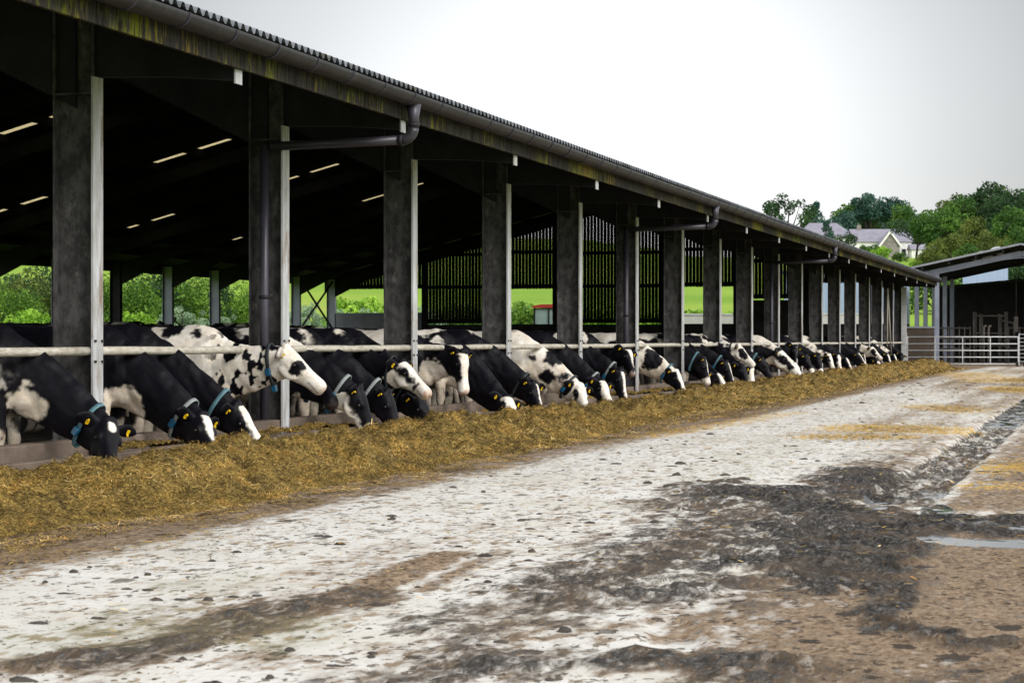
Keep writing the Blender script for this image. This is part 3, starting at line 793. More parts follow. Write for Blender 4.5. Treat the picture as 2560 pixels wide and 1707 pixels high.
for yl in lights + [None]:
    yb = (yl if yl else YE + 0.45)
    m.prism([(RIDGE_X, roof_z(RIDGE_X) + 0.012), (RIDGE_X, roof_z(RIDGE_X) - 0.02), (FX - 0.9, roof_z(FX - 0.9) - 0.02), (FX - 0.9, roof_z(FX - 0.9) + 0.012)], 'y', cur, yb)
    if yl:
        for xa, xb in ((RIDGE_X, -25.2), (-28.3, -31.6), (-33.4, FX - 0.9)):
            m.prism([(xa, roof_z(xa) + 0.012), (xa, roof_z(xa) - 0.02), (xb, roof_z(xb) - 0.02), (xb, roof_z(xb) + 0.012)], 'y', yl, yl + 0.38)
        for xa, xb in ((-25.2, -28.3), (-31.6, -33.4)): SKY.append((xa, xb, yl))
        cur = yl + 0.38
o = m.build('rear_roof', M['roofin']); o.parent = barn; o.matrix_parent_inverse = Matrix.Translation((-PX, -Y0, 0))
for xa, xb, yl in SKY:
    s_ = MB().add([(xa, yl, roof_z(xa)), (xb, yl, roof_z(xb)), (xb, yl + 0.38, roof_z(xb)), (xa, yl + 0.38, roof_z(xa))], [(0, 1, 2, 3)])
    bp(s_, 'rooflight', M['skylight'], o)
# purlins
for k, x in enumerate([-7.75, -9.2, -10.8, -12.4, -14, -15.6, -17.2, -18.8, -20.4, -22.0, -23.5, -25.0, -26.45, -27.9, -29.4, -30.9, -32.4, -33.9, -35.4, -36.9]):
    z = roof_z(x) - 0.05
    bp(MB().box((x - 0.035, YS, z - 0.19), (x + 0.035, YE + 0.3, z - (0.0 if x > RIDGE_X else -0.02))), 'purlin', M['darkpurlin'])
# rafters (portal frames) with haunches
for n in range(-2, NB + 1):
    y = Y0 + n * BAY
    m = MB()
    for sx, ex in ((PX - 0.2, RIDGE_X), (FX + 0.2, RIDGE_X)):
        za, zb = roof_z(sx) - 0.25, roof_z(ex) - 0.25
        d = 1 if ex > sx else -1
        m.prism([(sx, za), (ex, zb), (ex, zb - 0.36), (sx + d * 2.2, roof_z(sx + d * 2.2) - 0.62), (sx, za - 0.85)], 'y', y - 0.05, y + 0.05)
    bp(m, 'rafter', M['dark'])
# fascia board, gutter, downpipes
bp(MB().box((-7.60, YS, 3.60), (-7.56, YE + 0.3, 3.83)), 'fascia', M['fascia'])
g = MB()
gp = [(-7.43 + 0.115 * math.cos(a), 3.855 + 0.115 * math.sin(a)) for a in np.linspace(math.pi * 1.02, math.pi * 1.98, 13)]
gi = [(-7.43 + 0.105 * math.cos(a), 3.862 + 0.105 * math.sin(a)) for a in np.linspace(math.pi * 1.98, math.pi * 1.02, 13)]
prof = gp + gi
nseg = 60
yv = np.linspace(YS, YE + 0.5, nseg + 1)
rs = random.Random(2)
sag = [0.012 * (rs.random() - 0.5) for _ in yv]
vs = [(p[0], y, p[1] + sg) for y, sg in zip(yv, sag) for p in prof]
k = len(prof)
fs = [(i * k + j, i * k + (j + 1) % k, (i + 1) * k + (j + 1) % k, (i + 1) * k + j) for i in range(nseg) for j in range(k)]
fs += [tuple(range(k))[::-1], tuple(nseg * k + j for j in range(k))]
g.add(vs, fs, True)
gut = bp(g, 'gutter', M['gutter'])
b = MB()                                                # one hoop bracket under the gutter, then copies
b.tube([(-7.43 + 0.121 * math.cos(a), 0, 3.855 + 0.121 * math.sin(a)) for a in np.linspace(math.pi * 1.0, math.pi * 2.0, 9)], 0.008, 5, False)
b0 = bp(b, 'gutter_bracket', M['pipe'], gut)
for k, y in enumerate(np.arange(YS + 0.4, YE + 0.4, 0.97)):
    q = b0 if k == 0 else b0.copy()
    if k: COL.objects.link(q); q.parent = gut
    q.location = (0, float(y), 0)
for n in (-3, 1, 5, 9):
    y = Y0 + n * BAY - 0.16
    d = MB()
    d.tube([(-7.43, y, 3.76), (-7.43, y, 3.62), (-7.43, y, 3.50)], [0.085, 0.06, 0.058], 14)
    el = [(-7.43 - 0.13 + 0.13 * math.cos(a), y, 3.50 - 0.13 * math.sin(a)) for a in np.linspace(0, math.pi / 2, 7)]
    d.tube(el, 0.058, 14)
    d.tube([(-7.56, y, 3.37), (-8.3, y, 3.355), (PX - 0.10, y, 3.34)], 0.052, 14)
    d.tube([(PX - 0.19, y, 3.36), (PX - 0.19, y, 1.5), (PX - 0.19, y, -0.1)], 0.052, 14)
    dp = bp(d, 'downpipe', M['pipe'], gut)
    c = MB()
    c.tube([(-7.43, y, 3.515), (-7.43, y, 3.55)], 0.068, 14).tube([(-7.55, y, 3.37), (-7.60, y, 3.37)], 0.064, 14).tube([(PX - 0.19, y, 1.62), (PX - 0.19, y, 1.66)], 0.062, 14)
    bp(c, 'pipe_collar', M['gutter'], gut)

# far side: posts, eave beam, solid low wall
for n in range(5, NB + 1):
    y = Y0 + n * BAY
    m = MB().box((FX - 0.2, y - 0.006, -0.2), (FX + 0.2, y + 0.006, roof_z(FX) - 0.2))
    m.box((FX + 0.2, y - 0.1, -0.2), (FX + 0.214, y + 0.1, roof_z(FX) - 0.2)); m.box((FX - 0.214, y - 0.1, -0.2), (FX - 0.2, y + 0.1, roof_z(FX) - 0.2))
    c = bp(m, 'column', M['steelblue'] if n % 3 else M['dark'])
bp(MB().box((FX - 0.75, YS, roof_z(FX - 0.7) - 0.30), (FX - 0.70, YE, roof_z(FX - 0.7) - 0.02)), 'fascia', M['dark'])
bp(MB().box((FX - 0.12, YS, -0.3), (FX + 0.05, YE - 0.2, 1.72)), 'side_wall', M['paneldark'])
br = MB().bar((FX + 0.1, YE - BAY + 0.1, 1.6), (FX + 0.1, YE - 0.1, 4.0), 0.07, 0.07).bar((FX + 0.17, YE - BAY + 0.1, 4.0), (FX + 0.17, YE - 0.1, 1.6), 0.07, 0.07)
bp(br, 'cross_brace', M['dark'])

# gable end: posts, low panels, spaced boarding
GP = [FX, -31.7, -28.7, -25.2, -20.0, -16.6, -13.4, -10.6]
for x in GP[1:]:
    bp(MB().box((x - 0.14, YE - 0.12, -0.3), (x + 0.14, YE + 0.12, roof_z(x) - 0.25)), 'gable_post', M['dark'])
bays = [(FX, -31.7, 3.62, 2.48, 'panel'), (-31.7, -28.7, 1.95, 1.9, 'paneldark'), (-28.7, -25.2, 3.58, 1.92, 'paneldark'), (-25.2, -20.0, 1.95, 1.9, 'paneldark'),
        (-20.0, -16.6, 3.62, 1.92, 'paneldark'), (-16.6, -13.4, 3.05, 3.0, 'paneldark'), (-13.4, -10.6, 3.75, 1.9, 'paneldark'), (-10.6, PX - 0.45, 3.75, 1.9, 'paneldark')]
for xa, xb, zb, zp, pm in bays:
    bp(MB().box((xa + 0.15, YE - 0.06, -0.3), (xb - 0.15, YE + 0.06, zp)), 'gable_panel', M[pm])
    m = MB(); x = xa + 0.16; rr = random.Random(int(xa * 7))
    while x < xb - 0.16:
        w_ = 0.150 + 0.006 * (rr.random() - 0.5)
        x2 = min(x + w_, xb - 0.14)
        zt1, zt2 = roof_z(x) - 0.5, roof_z(x2) - 0.5
        m.prism([(x, zb + 0.02 * rr.random()), (x2, zb + 0.02 * rr.random()), (x2, zt2), (x, zt1)], 'y', YE + 0.08, YE + 0.105)
        x = x2 + 0.014 + 0.004 * (rr.random() - 0.5)
    for zz in (zb + 0.14, zb + 1.75, zb + 3.3):
        if zz < min(roof_z(xa), roof_z(xb)) - 0.3: m.box((xa + 0.14, YE - 0.02, zz - 0.08), (xb - 0.14, YE + 0.078, zz + 0.08))
    bp(m, 'gable_boarding', M['board'])

bp(MB().prism([(FX - 0.4, roof_z(FX - 0.4) - 0.05), (RIDGE_X, RIDGE_Z - 0.05), (PX + 0.3, roof_z(PX + 0.3) - 0.05), (PX + 0.3, roof_z(PX + 0.3) - 0.72), (RIDGE_X, RIDGE_Z - 0.72), (FX - 0.4, roof_z(FX - 0.4) - 0.72)], 'y', YE + 0.106, YE + 0.16), 'gable_fascia', M['dark'])
# interior: floor, cubicle rails
m = MB()
xs = np.linspace(-36.6, -9.12, 24)
V = np.array([(x, y, -0.18 + 0.55 * sstep(-15, -36, np.array([x]))[0]) for y in (YS, YE + 0.2) for x in xs])
V[:, 2] += 0.11
o = link_mesh('barn_floor', np_mesh('barn_floor', V, grid_faces(len(xs), 2)), M['barnfloor'])
props(o, 'dark slurry-covered concrete floor inside the barn', None, None, 'structure')
for x in (-20.5, -29.0):
    t = empty('cubicle_divider_row', (x, 60, 0)); props(t, 'dark steel cubicle rails with low uprights %s inside the barn' % ('down the middle' if x > -25 else 'towards the far side'), 'cubicle rails')
    MB().tube([(0, -35, 1.45), (0, 34, 1.45)], 0.04, 8).build('top_rail', M['dark'], t)
    MB().tube([(0, -35, 1.05), (0, 34, 1.05)], 0.03, 8).build('lower_rail', M['dark'], t)
    for k in range(-7, 8):
        MB().tube([(0, k * 4.57, -0.2), (0, k * 4.57, 1.5)], 0.045, 8).build('post', M['dark'], t)

# feed kerbs under the rail
def kerb(name, label, x0, x1, h, y0, y1, seg, jit, seed):
    rr = random.Random(seed); t = MB(); y = y0
    while y < y1:
        L = seg * (0.8 + 0.4 * rr.random()); a = (rr.random() - 0.5) * jit; b_ = (rr.random() - 0.5) * jit
        ye = min(y + L, y1); e = 0.012
        hz = h + (rr.random() - 0.5) * jit
        t.prism([(x0 + a, -0.19), (x1 + a, -0.19), (x1 + a, hz - e), (x1 + a - e, hz), (x0 + a + e, hz), (x0 + a, hz - e)], 'y', y + 0.006, ye - 0.006)
        y = ye
    o = t.build(name, M['concrete_dark']); props(o, label, 'kerb'); return o
kerb('heel_wall', 'brown stained concrete heel wall below the neck rail behind the feed', PX - 0.23, PX - 0.09 + 0.05, 0.24, YS, YE - 0.3, 2.3, 0.03, 3)
kerb('feed_kerb', 'low brown concrete kerb between the heel wall and the silage heap', -8.55, -8.43, 0.15, YS, YE - 1.0, 1.5, 0.035, 5)
o = MB().box((PX - 0.03, YS, -0.1), (-8.56, YE - 0.6, 0.045)).build('feed_trough_floor', M['concrete_dark'])
props(o, 'shallow trough floor between the two feed kerbs', None, None, 'structure')
#PART3
# ------------------------------------------------------------------ cows
FLOOR = -0.07

def loft(V, F, rings):
    """rings: list of (n,3) arrays, capped at both ends"""
    n = len(rings[0]); b = len(V)
    for r in rings: V.extend([tuple(p) for p in r])
    for i in range(len(rings) - 1):
        for k in range(n): F.append((b + i * n + k, b + i * n + (k + 1) % n, b + (i + 1) * n + (k + 1) % n, b + (i + 1) * n + k))
    F.append([b + k for k in range(n)][::-1]); e = b + (len(rings) - 1) * n
    F.append([e + k for k in range(n)])

def ring(c, side, up, hw, hh, n=20, pw=2.3, bot=1.0):
    c, side, up = (np.array(q, float) for q in (c, side, up))
    a = np.linspace(0, 2 * math.pi, n, endpoint=False)
    ca, sa = np.cos(a), np.sin(a)
    x = np.sign(ca) * np.abs(ca) ** (2 / pw); z = np.sign(sa) * np.abs(sa) ** (2 / pw)
    x = x * np.where(z < 0, 1 - (1 - bot) * (-z), 1.0)
    return c + np.outer(x * hw, side) + np.outer(z * hh, up)

def ellipsoid(V, F, c, ax, n=10):
    """ax: 3 vectors (already scaled)"""
    c = np.array(c, float); ax = np.array(ax, float)
    rings = []
    for t in np.linspace(-0.985, 0.985, n):
        r = math.sqrt(1 - t * t); a = np.linspace(0, 2 * math.pi, 14, endpoint=False)
        rings.append(c + t * ax[0] + r * np.outer(np.cos(a), ax[1]) + r * np.outer(np.sin(a), ax[2]))
    loft(V, F, rings)

def V3(v): return np.array([v[0], v[1], v[2]], float)
def nrm(v): v = np.array(v, float); return v / (np.linalg.norm(v) + 1e-9)

BLACK, WHITE, CREAM, PINK = (0.0050, 0.0046, 0.0080), (0.84, 0.80, 0.74), (0.70, 0.56, 0.41), (0.40, 0.25, 0.20)
BROWN = (0.085, 0.028, 0.016)

def build_cow(wither, yaw, P, Mz, roll, coat, seed, vox, stretch=1.0):
    """wither: world point on the floor below the withers; P poll and Mz muzzle in world.  Returns mesh and frames, in local space."""
    cy, sy = math.cos(yaw), math.sin(yaw)
    def loc(p): d = V3(p) - V3(wither); return np.array([d[0] * cy + d[1] * sy, -d[0] * sy + d[1] * cy, d[2]])
    p, q = loc(P), loc(Mz)
    L = 0.57; s = np.linalg.norm(q - p) / L
    ex = nrm(q - p)
    up = np.array([0.45, 0, 1.0]) if ex[2] < -0.5 else np.array([0.1, 0, 1.0])
    ez = nrm(up - np.dot(up, ex) * ex); ey = np.cross(ez, ex)
    if roll: ez, ey = ez * math.cos(roll) + ey * math.sin(roll), ey * math.cos(roll) - ez * math.sin(roll)
    V, F = [], []
    X, Yv, Z = np.eye(3)
    rnd = random.Random(seed)
    fat = 0.95 + 0.12 * rnd.random()
    # torso
    tor = [(-1.70, 1.12, 0.12, 0.10, 2.0), (-1.64, 1.10, 0.22, 0.18, 2.2), (-1.50, 1.06, 0.30, 0.235, 2.4), (-1.28, 1.04, 0.36, 0.275, 2.6), (-1.02, 0.965, 0.405, 0.30, 2.4),
           (-0.70, 0.935, 0.435, 0.335, 2.2), (-0.38, 0.935, 0.435, 0.325, 2.1), (-0.12, 0.95, 0.43, 0.275, 2.1), (0.04, 0.965, 0.425, 0.24, 2.0), (0.18, 0.955, 0.39, 0.225, 2.0), (0.32, 0.93, 0.32, 0.19, 2.0), (0.42, 0.90, 0.22, 0.13, 2.0)]
    loft(V, F, [ring((x, 0, zc), Yv, Z, hw * fat, hh, 24, pw) for x, zc, hh, hw, pw in tor])
    # hip bones, pin bones
    for sgn in (-1, 1):
        ellipsoid(V, F, (-1.22, sgn * 0.20, 1.29), (X * 0.10, Yv * 0.075, Z * 0.07), 7)
        ellipsoid(V, F, (0.10, sgn * 0.165, 0.93), (X * 0.17, Yv * 0.095, Z * 0.30), 9)      # shoulder
        ellipsoid(V, F, (-1.32, sgn * 0.16, 0.86), (X * 0.23, Yv * 0.12, Z * 0.30), 9)       # thigh
    ellipsoid(V, F, (0.34, 0, 0.72), (X * 0.17, Yv * 0.13, Z * 0.15), 9)                      # brisket
    ellipsoid(V, F, (-1.16, 0, 0.58), (X * 0.22, Yv * 0.17, Z * 0.16), 9)                     # udder
    # legs
    for sgn in (-1, 1):
        fo = 0.05 * (rnd.random() - 0.5)
        leg = [((0.10, 0.15, 0.80), 0.115), ((0.14, 0.155, 0.60), 0.085), ((0.15 + fo, 0.155, 0.42), 0.062), ((0.15 + fo, 0.155, 0.36), 0.060), ((0.14 + fo, 0.155, 0.22), 0.042), ((0.14 + fo, 0.155, 0.11), 0.048), ((0.17 + fo, 0.155, 0.06), 0.055), ((0.19 + fo, 0.155, 0.0), 0.062)]
        loft(V, F, [ring((c[0], c[1] * sgn, c[2]), Yv, X, r, r * 1.1, 10, 2) for c, r in leg])
        leg = [((-1.34, 0.16, 0.86), 0.15), ((-1.30, 0.165, 0.70), 0.12), ((-1.40, 0.165, 0.56), 0.075), ((-1.50, 0.165, 0.46), 0.058), ((-1.47, 0.165, 0.36), 0.048), ((-1.44, 0.165, 0.20), 0.043), ((-1.43, 0.165, 0.11), 0.05), ((-1.40, 0.165, 0.06), 0.055), ((-1.38, 0.165, 0.0), 0.062)]
        loft(V, F, [ring((c[0], c[1] * sgn, c[2]), Yv, X, r, r * 1.15, 10, 2) for c, r in leg])
    # tail
    loft(V, F, [ring(c, Yv, X, r, r, 8, 2) for c, r in (((-1.64, 0, 1.24), 0.05), ((-1.74, 0, 1.12), 0.035), ((-1.78, 0, 0.90), 0.026), ((-1.78, 0, 0.62), 0.024), ((-1.77, 0, 0.48), 0.05), ((-1.76, 0, 0.30), 0.03))])
    # neck: from the chest to the back of the head
    A = np.array([0.12, 0, 0.955]); D = p + ex * 0.09 * s - ez * 0.125 * s
    dirn_ = nrm(D - A); raised = p[2] - (-FLOOR) > 0.85
    dist = np.linalg.norm(D - A)
    B = A + np.array([0.36, 0, -0.05 if raised else -0.02]) * dist / 1.1
    back = nrm(-0.55 * ex + 0.45 * (-ez) * (1.0 if raised else 0.4) - 0.6 * dirn_)
    C = D + back * 0.30 * dist
    rings = []; NK = []
    for t in np.linspace(0, 1, 11):
        c = (1 - t) ** 3 * A + 3 * (1 - t) ** 2 * t * B + 3 * (1 - t) * t * t * C + t ** 3 * D
        d = nrm(3 * (1 - t) ** 2 * (B - A) + 6 * (1 - t) * t * (C - B) + 3 * t * t * (D - C))
        u0 = np.array([0, 0, 1.0]) * (1 - t) + nrm(ez * 0.9 - ex * 0.5) * t
        u = nrm(u0 - np.dot(u0, d) * d); sd = np.cross(u, d)
        hh = np.interp(t, [0, 0.25, 0.5, 0.75, 1], [0.37, 0.315, 0.265, 0.215, 0.165]); hw = np.interp(t, [0, 0.25, 0.5, 0.75, 1], [0.20, 0.15, 0.118, 0.102, 0.095])
        c = c - u * (hh - np.interp(t, [0, 0.25, 0.5, 0.75, 1], [0.36, 0.275, 0.215, 0.175, 0.14])); rings.append(ring(c, sd, u, hw, hh, 20, 2.0, 0.62)); NK.append((c, sd, u, hw, hh, d))
    loft(V, F, rings)
    # dewlap fold
    # head
    def H(x, y, z): return p + s * (x * ex + y * ey + z * ez)
    hd = [(-0.045, -0.115, 0.085, 0.072, 2.0), (0.0, -0.115, 0.118, 0.098, 2.2), (0.07, -0.128, 0.138, 0.108, 2.5), (0.14, -0.137, 0.145, 0.112, 2.5), (0.20, -0.138, 0.138, 0.104, 2.5), (0.27, -0.128, 0.118, 0.086, 2.5),
          (0.35, -0.117, 0.100, 0.074, 2.6), (0.42, -0.111, 0.091, 0.072, 2.7), (0.48, -0.108, 0.088, 0.080, 2.9), (0.53, -0.107, 0.084, 0.083, 2.9), (0.57, -0.108, 0.072, 0.076, 2.7), (0.592, -0.110, 0.045, 0.05, 2.2)]
    loft(V, F, [ring(H(x, 0, z), ey, ez, hw * s, hh * s, 22, pw, 0.72) for x, z, hh, hw, pw in hd])
    ellipsoid(V, F, H(-0.01, 0, -0.03), (ex * 0.05 * s, ey * 0.075 * s, ez * 0.05 * s), 7)      # poll
    eyes = []
    for sgn in (-1, 1):
        ellipsoid(V, F, H(0.165, sgn * 0.098, -0.062), (ex * 0.052 * s, ey * 0.026 * s, ez * 0.034 * s), 7)   # brow
        ellipsoid(V, F, H(0.17, sgn * 0.078, -0.19), (ex * 0.12 * s, ey * 0.026 * s, ez * 0.075 * s), 7)       # cheek
        ellipsoid(V, F, H(0.525, sgn * 0.045, -0.075), (ex * 0.035 * s, ey * 0.028 * s, ez * 0.022 * s), 7)   # nostril rim
        eyes.append(H(0.175, sgn * 0.112, -0.085))
    ears = []
    for sgn in (-1, 1):
        base = H(0.015, sgn * 0.085, -0.075)
        tilt = (rnd.random() - 0.5) * 0.4
        d = nrm(sgn * ey * 1.0 - ex * (0.22 + tilt * 0.5) - ez * (0.12 + tilt))
        nrm_e = nrm(ex * 0.75 + ez * 0.25 - d * np.dot(ex * 0.75 + ez * 0.25, d)); wv = np.cross(d, nrm_e)
        rr = []
        for t, hw, th in ((0.0, 0.030, 0.030), (0.2, 0.048, 0.026), (0.42, 0.070, 0.022), (0.65, 0.072, 0.019), (0.85, 0.050, 0.017), (1.0, 0.018, 0.012)):
            rr.append(ring(base + d * 0.215 * s * t - nrm_e * 0.03 * s * math.sin(t * 3.1), wv, nrm_e, hw * s, max(th * s, vox * 0.95), 12, 2))
        loft(V, F, rr)
        ears.append((base + d * 0.105 * s + nrm_e * 0.014 * s, d, nrm_e, wv))
    # one continuous skin
    me = bpy.data.meshes.new('cow_raw'); me.from_pydata(V, [], F); me.update()
    ob = bpy.data.objects.new('cow_raw', me); COL.objects.link(ob)
    rm = ob.modifiers.new('r', 'REMESH'); rm.mode = 'VOXEL'; rm.voxel_size = vox; rm.adaptivity = 0.0
    sm = ob.modifiers.new('s', 'SMOOTH'); sm.factor = 0.5; sm.iterations = 3 if vox < 0.02 else 2
    dg = bpy.context.evaluated_depsgraph_get()
    body = bpy.data.meshes.new_from_object(ob.evaluated_get(dg))
    bpy.data.objects.remove(ob); bpy.data.meshes.remove(me)
    n = len(body.vertices); co = np.empty(n * 3, np.float32); body.vertices.foreach_get('co', co); co = co.reshape(n, 3).astype(float)
    body.polygons.foreach_set('use_smooth', np.ones(len(body.polygons), bool))
    # muscle relief and skin folds
    nr = np.empty(n * 3, np.float32); body.vertices.foreach_get('normal', nr); nr = nr.reshape(n, 3)
    so_ = np.array([seed * 2.3, seed * 1.7, 0.0])
    dsp = 0.045 * (fbm(co * 4.2 + so_, 2) - 0.5) + 0.016 * (fbm(co * 10 + so_, 2) - 0.5)
    fold = np.sin((co[:, 0] * 0.75 + co[:, 2] * 0.45) * 52 + 5 * fbm(co * 5 + so_, 2)) * sstep(0.28, 0.45, co[:, 0]) * sstep(0.15, 0.28, np.linalg.norm(co - p, axis=1))
    dsp += 0.0045 * fold * fbm(co * 3 + 9, 2)
    far_head = sstep(0.05, 0.25, np.linalg.norm(co - (p + ex * 0.3 * s - ez * 0.1 * s), axis=1) - 0.25)
    co2 = co + nr * (dsp * (0.25 + 0.75 * far_head))[:, None]
    body.vertices.foreach_set('co', co2.astype(np.float32).ravel()); body.update()
    # ---- coat pattern, painted on the skin as it grows there
    so = np.array([seed * 3.7 % 50, seed * 1.3 % 31, seed * 7.1 % 23])
    nb = fbm(co * np.array([1.9, 1.3, 1.9]) + so, 4); ne = fbm(co * 34 + so, 2) - 0.5; nm = fbm(co * 9 + so, 3) - 0.5; nh = fbm(co * 16 + so + 4, 3) - 0.5
    wgt = sstep(-0.02, 0.02, nb + 0.10 * nm + 0.05 * ne - coat.get('thr', 0.60))
    if coat.get('neckblack'): wgt = wgt * (1 - sstep(0.12, 0.30, co[:, 0] + 0.3 * nm))
    if coat.get('spots'):                                  # white with many small spots
        sp = fbm(co * np.array([15, 13, 11]) + so, 2); wgt = 1 - sstep(-0.015, 0.015, sp + 0.04 * ne - coat['spots']) * coat.get('spotmask', lambda c: 1)(co)
    for (cx, cy_, cz, r, val) in coat.get('patch', ()):
        d = np.sqrt((co[:, 0] - cx) ** 2 + ((co[:, 1] - cy_) * 0.8) ** 2 + (co[:, 2] - cz) ** 2) + 0.16 * nm + 0.04 * ne
        f = 1 - sstep(r - 0.02, r + 0.02, d); wgt = wgt * (1 - f) + val * f
    # pale underside and lower legs
    f = sstep(coat.get('belly', 0.56) + 0.05, coat.get('belly', 0.56) - 0.05, co[:, 2] + 0.35 * nm + 0.05 * ne) * (co[:, 0] < 0.45); wgt = np.maximum(wgt, f)
    hc = (co - p) / s; hx, hy, hz = hc @ ex, hc @ ey, hc @ ez
    inh = (hx > -0.07) & (hx < 0.68) & (np.abs(hy) < 0.36) & (hz > -0.34) & (hz < 0.12)
    hw_ = np.full(n, 1.0 if coat.get('head') == 'white' else 0.0)
    bl = coat.get('blaze', 0.0)
    if bl:
        wid = bl * np.interp(hx, [-0.1, 0.02, 0.15, 0.35, 0.5, 0.6], coat.get('blazeprof', [0.5, 0.9, 1.1, 0.9, 1.2, 1.3]))
        f = (1 - sstep(wid - 0.012, wid + 0.012, np.abs(hy - coat.get('bly', 0)) + 0.05 * nm + 0.03 * ne)) * sstep(-0.135, -0.10, hz + 0.1 * nm)
        hw_ = np.maximum(hw_, f)
    if coat.get('jaw'): hw_ = np.maximum(hw_, sstep(0.02, -0.02, hz + 0.165 + 0.18 * nm - 0.05 * (hx - 0.2)))
    if coat.get('nose'): hw_ = np.maximum(hw_, sstep(0.40, 0.43, hx + 0.1 * nm))
    if coat.get('star'): hw_ = np.maximum(hw_, 1 - sstep(0.030, 0.042, np.sqrt((hx - 0.09) ** 2 * 0.35 + hy ** 2) + 0.03 * nm + (hz < -0.09)))
    if coat.get('eyepatch'):
        ea = coat['eyepatch']
        for sg in (-1, 1):
            d = np.sqrt(((hx - 0.19) / 1.25) ** 2 + (hz + 0.105) ** 2) + 0.20 * nm + 0.03 * ne; hw_ = np.where((hy * sg > 0.045), np.minimum(hw_, sstep(ea - 0.012, ea + 0.012, d)), hw_)
    isear = inh & (np.abs(hy) > 0.125) & (hx < 0.11)
    ev = coat.get('ear', 0.0)
    hw_ = np.where(isear, ev, hw_)
    wgt = np.where(inh & (hx > 0.0 + 0.25 * (hz + 0.12)), hw_, wgt); wgt = np.where(isear, hw_, wgt)
    bk = np.array(coat.get('black', BLACK)); wh = np.array(coat.get('white', WHITE))
    tint = fbm(co * 2.2 + 5, 3)[:, None]
    low = (sstep(1.15, 0.55, co[:, 2]) * (co[:, 0] < 0.9))[:, None] * coat.get('stain', 0.55)
    whc = wh * (1 - low * np.clip(tint * 1.5, 0, 1)) + np.array(CREAM) * low * np.clip(tint * 1.5, 0, 1)
    col = bk * (1 - wgt[:, None]) + whc * wgt[:, None]
    mz = sstep(0.53, 0.575, hx + 0.12 * nm) * inh * (0.55 + 0.45 * np.clip(nh * 6 + 0.5, 0, 1))
    mc = np.array(coat.get('muzzle', PINK if (coat.get('nose') or coat.get('head') == 'white' or bl > 0.06) else (0.05, 0.04, 0.04)))
    col = col * (1 - mz[:, None]) + mc * mz[:, None]
    for sg in (-1, 1):                                     # nostrils, mouth line, eye rims, inner ears
        d = np.sqrt((hx - 0.552) ** 2 + (hy - sg * 0.043) ** 2 + ((hz + 0.078) * 0.9) ** 2); k = (1 - sstep(0.016, 0.028, d))[:, None] * inh[:, None]
        col = col * (1 - k) + np.array((0.02, 0.013, 0.012)) * k
        d = np.sqrt((hx - 0.175) ** 2 * 0.8 + (hz + 0.085) ** 2); k = ((1 - sstep(0.020, 0.032, d)) * (hy * sg > 0.07) * inh)[:, None]
        col = col * (1 - k) + np.array((0.012, 0.010, 0.010)) * k
    k = (sstep(0.010, 0.004, np.abs(hz + 0.145 - 0.10 * (0.55 - hx))) * (hx > 0.40) * (hx < 0.56) * inh)[:, None] * 0.8
    col = col * (1 - k) + np.array((0.03, 0.02, 0.018)) * k
    hoof = sstep(0.07, 0.05, co[:, 2])[:, None]
    col = col * (1 - hoof) + np.array((0.02, 0.018, 0.016)) * hoof
    sl = (sstep(0.62, 0.10, co[:, 2] + 0.5 * nm) * 0.7 * (co[:, 0] < 0.4))[:, None]                   # slurry-splashed legs
    col = col * (1 - sl) + np.array((0.05, 0.035, 0.022)) * sl
    at = body.attributes.new('coat', 'FLOAT_COLOR', 'POINT')
    at.data.foreach_set('color', np.concatenate([col, np.ones((n, 1))], 1).astype(np.float32).ravel())
    body.name = 'cow'
    return body, NK, eyes, ears, s

def ring_strap(NK, t, w_, mat, parent, name='collar', grow=1.06, th=0.006):
    i = t * (len(NK) - 1); a = int(i); f = i - a
    L = lambda k: NK[a][k] * (1 - f) + NK[min(a + 1, len(NK) - 1)][k] * f
    c, sd, u, hw, hh, d = (L(k) for k in range(6))
    n = 26; V = []; F = []
    for off, g in ((-w_ / 2, 1), (w_ / 2, 1), (w_ / 2, 1.05), (-w_ / 2, 1.05)):
        for p in ring(c + d * off, sd, u, hw * grow * g + 0.008, hh * grow * g + 0.008, n, 2.0, 0.66): V.append(tuple(p))
    for k in range(4):
        for j in range(n): F.append((k * n + j, k * n + (j + 1) % n, ((k + 1) % 4) * n + (j + 1) % n, ((k + 1) % 4) * n + j))
    m = MB().add(V, F, True)
    o = m.build(name, mat, parent)
    return o, (c, sd, u, hw * grow + 0.012, hh * grow + 0.012, d)

def obox(c, a, b, d, sa, sb, sd):
    """bevelled oriented box as an MB"""
    m = MB(); vs = []; e = 0.25
    for k, sc in ((-1, 0.8), (-0.72, 1.0), (0.72, 1.0), (1, 0.8)):
        for x, y in ((-1, -0.7), (-0.7, -1), (0.7, -1), (1, -0.7), (1, 0.7), (0.7, 1), (-0.7, 1), (-1, 0.7)):
            vs.append(c + a * sa * x * sc + b * sb * y * sc + d * sd * k)
    fs = [(i * 8 + j, i * 8 + (j + 1) % 8, (i + 1) * 8 + (j + 1) % 8, (i + 1) * 8 + j) for i in range(3) for j in range(8)]
    fs += [tuple(range(8))[::-1], tuple(24 + j for j in range(8))]
    return m.add(vs, fs)

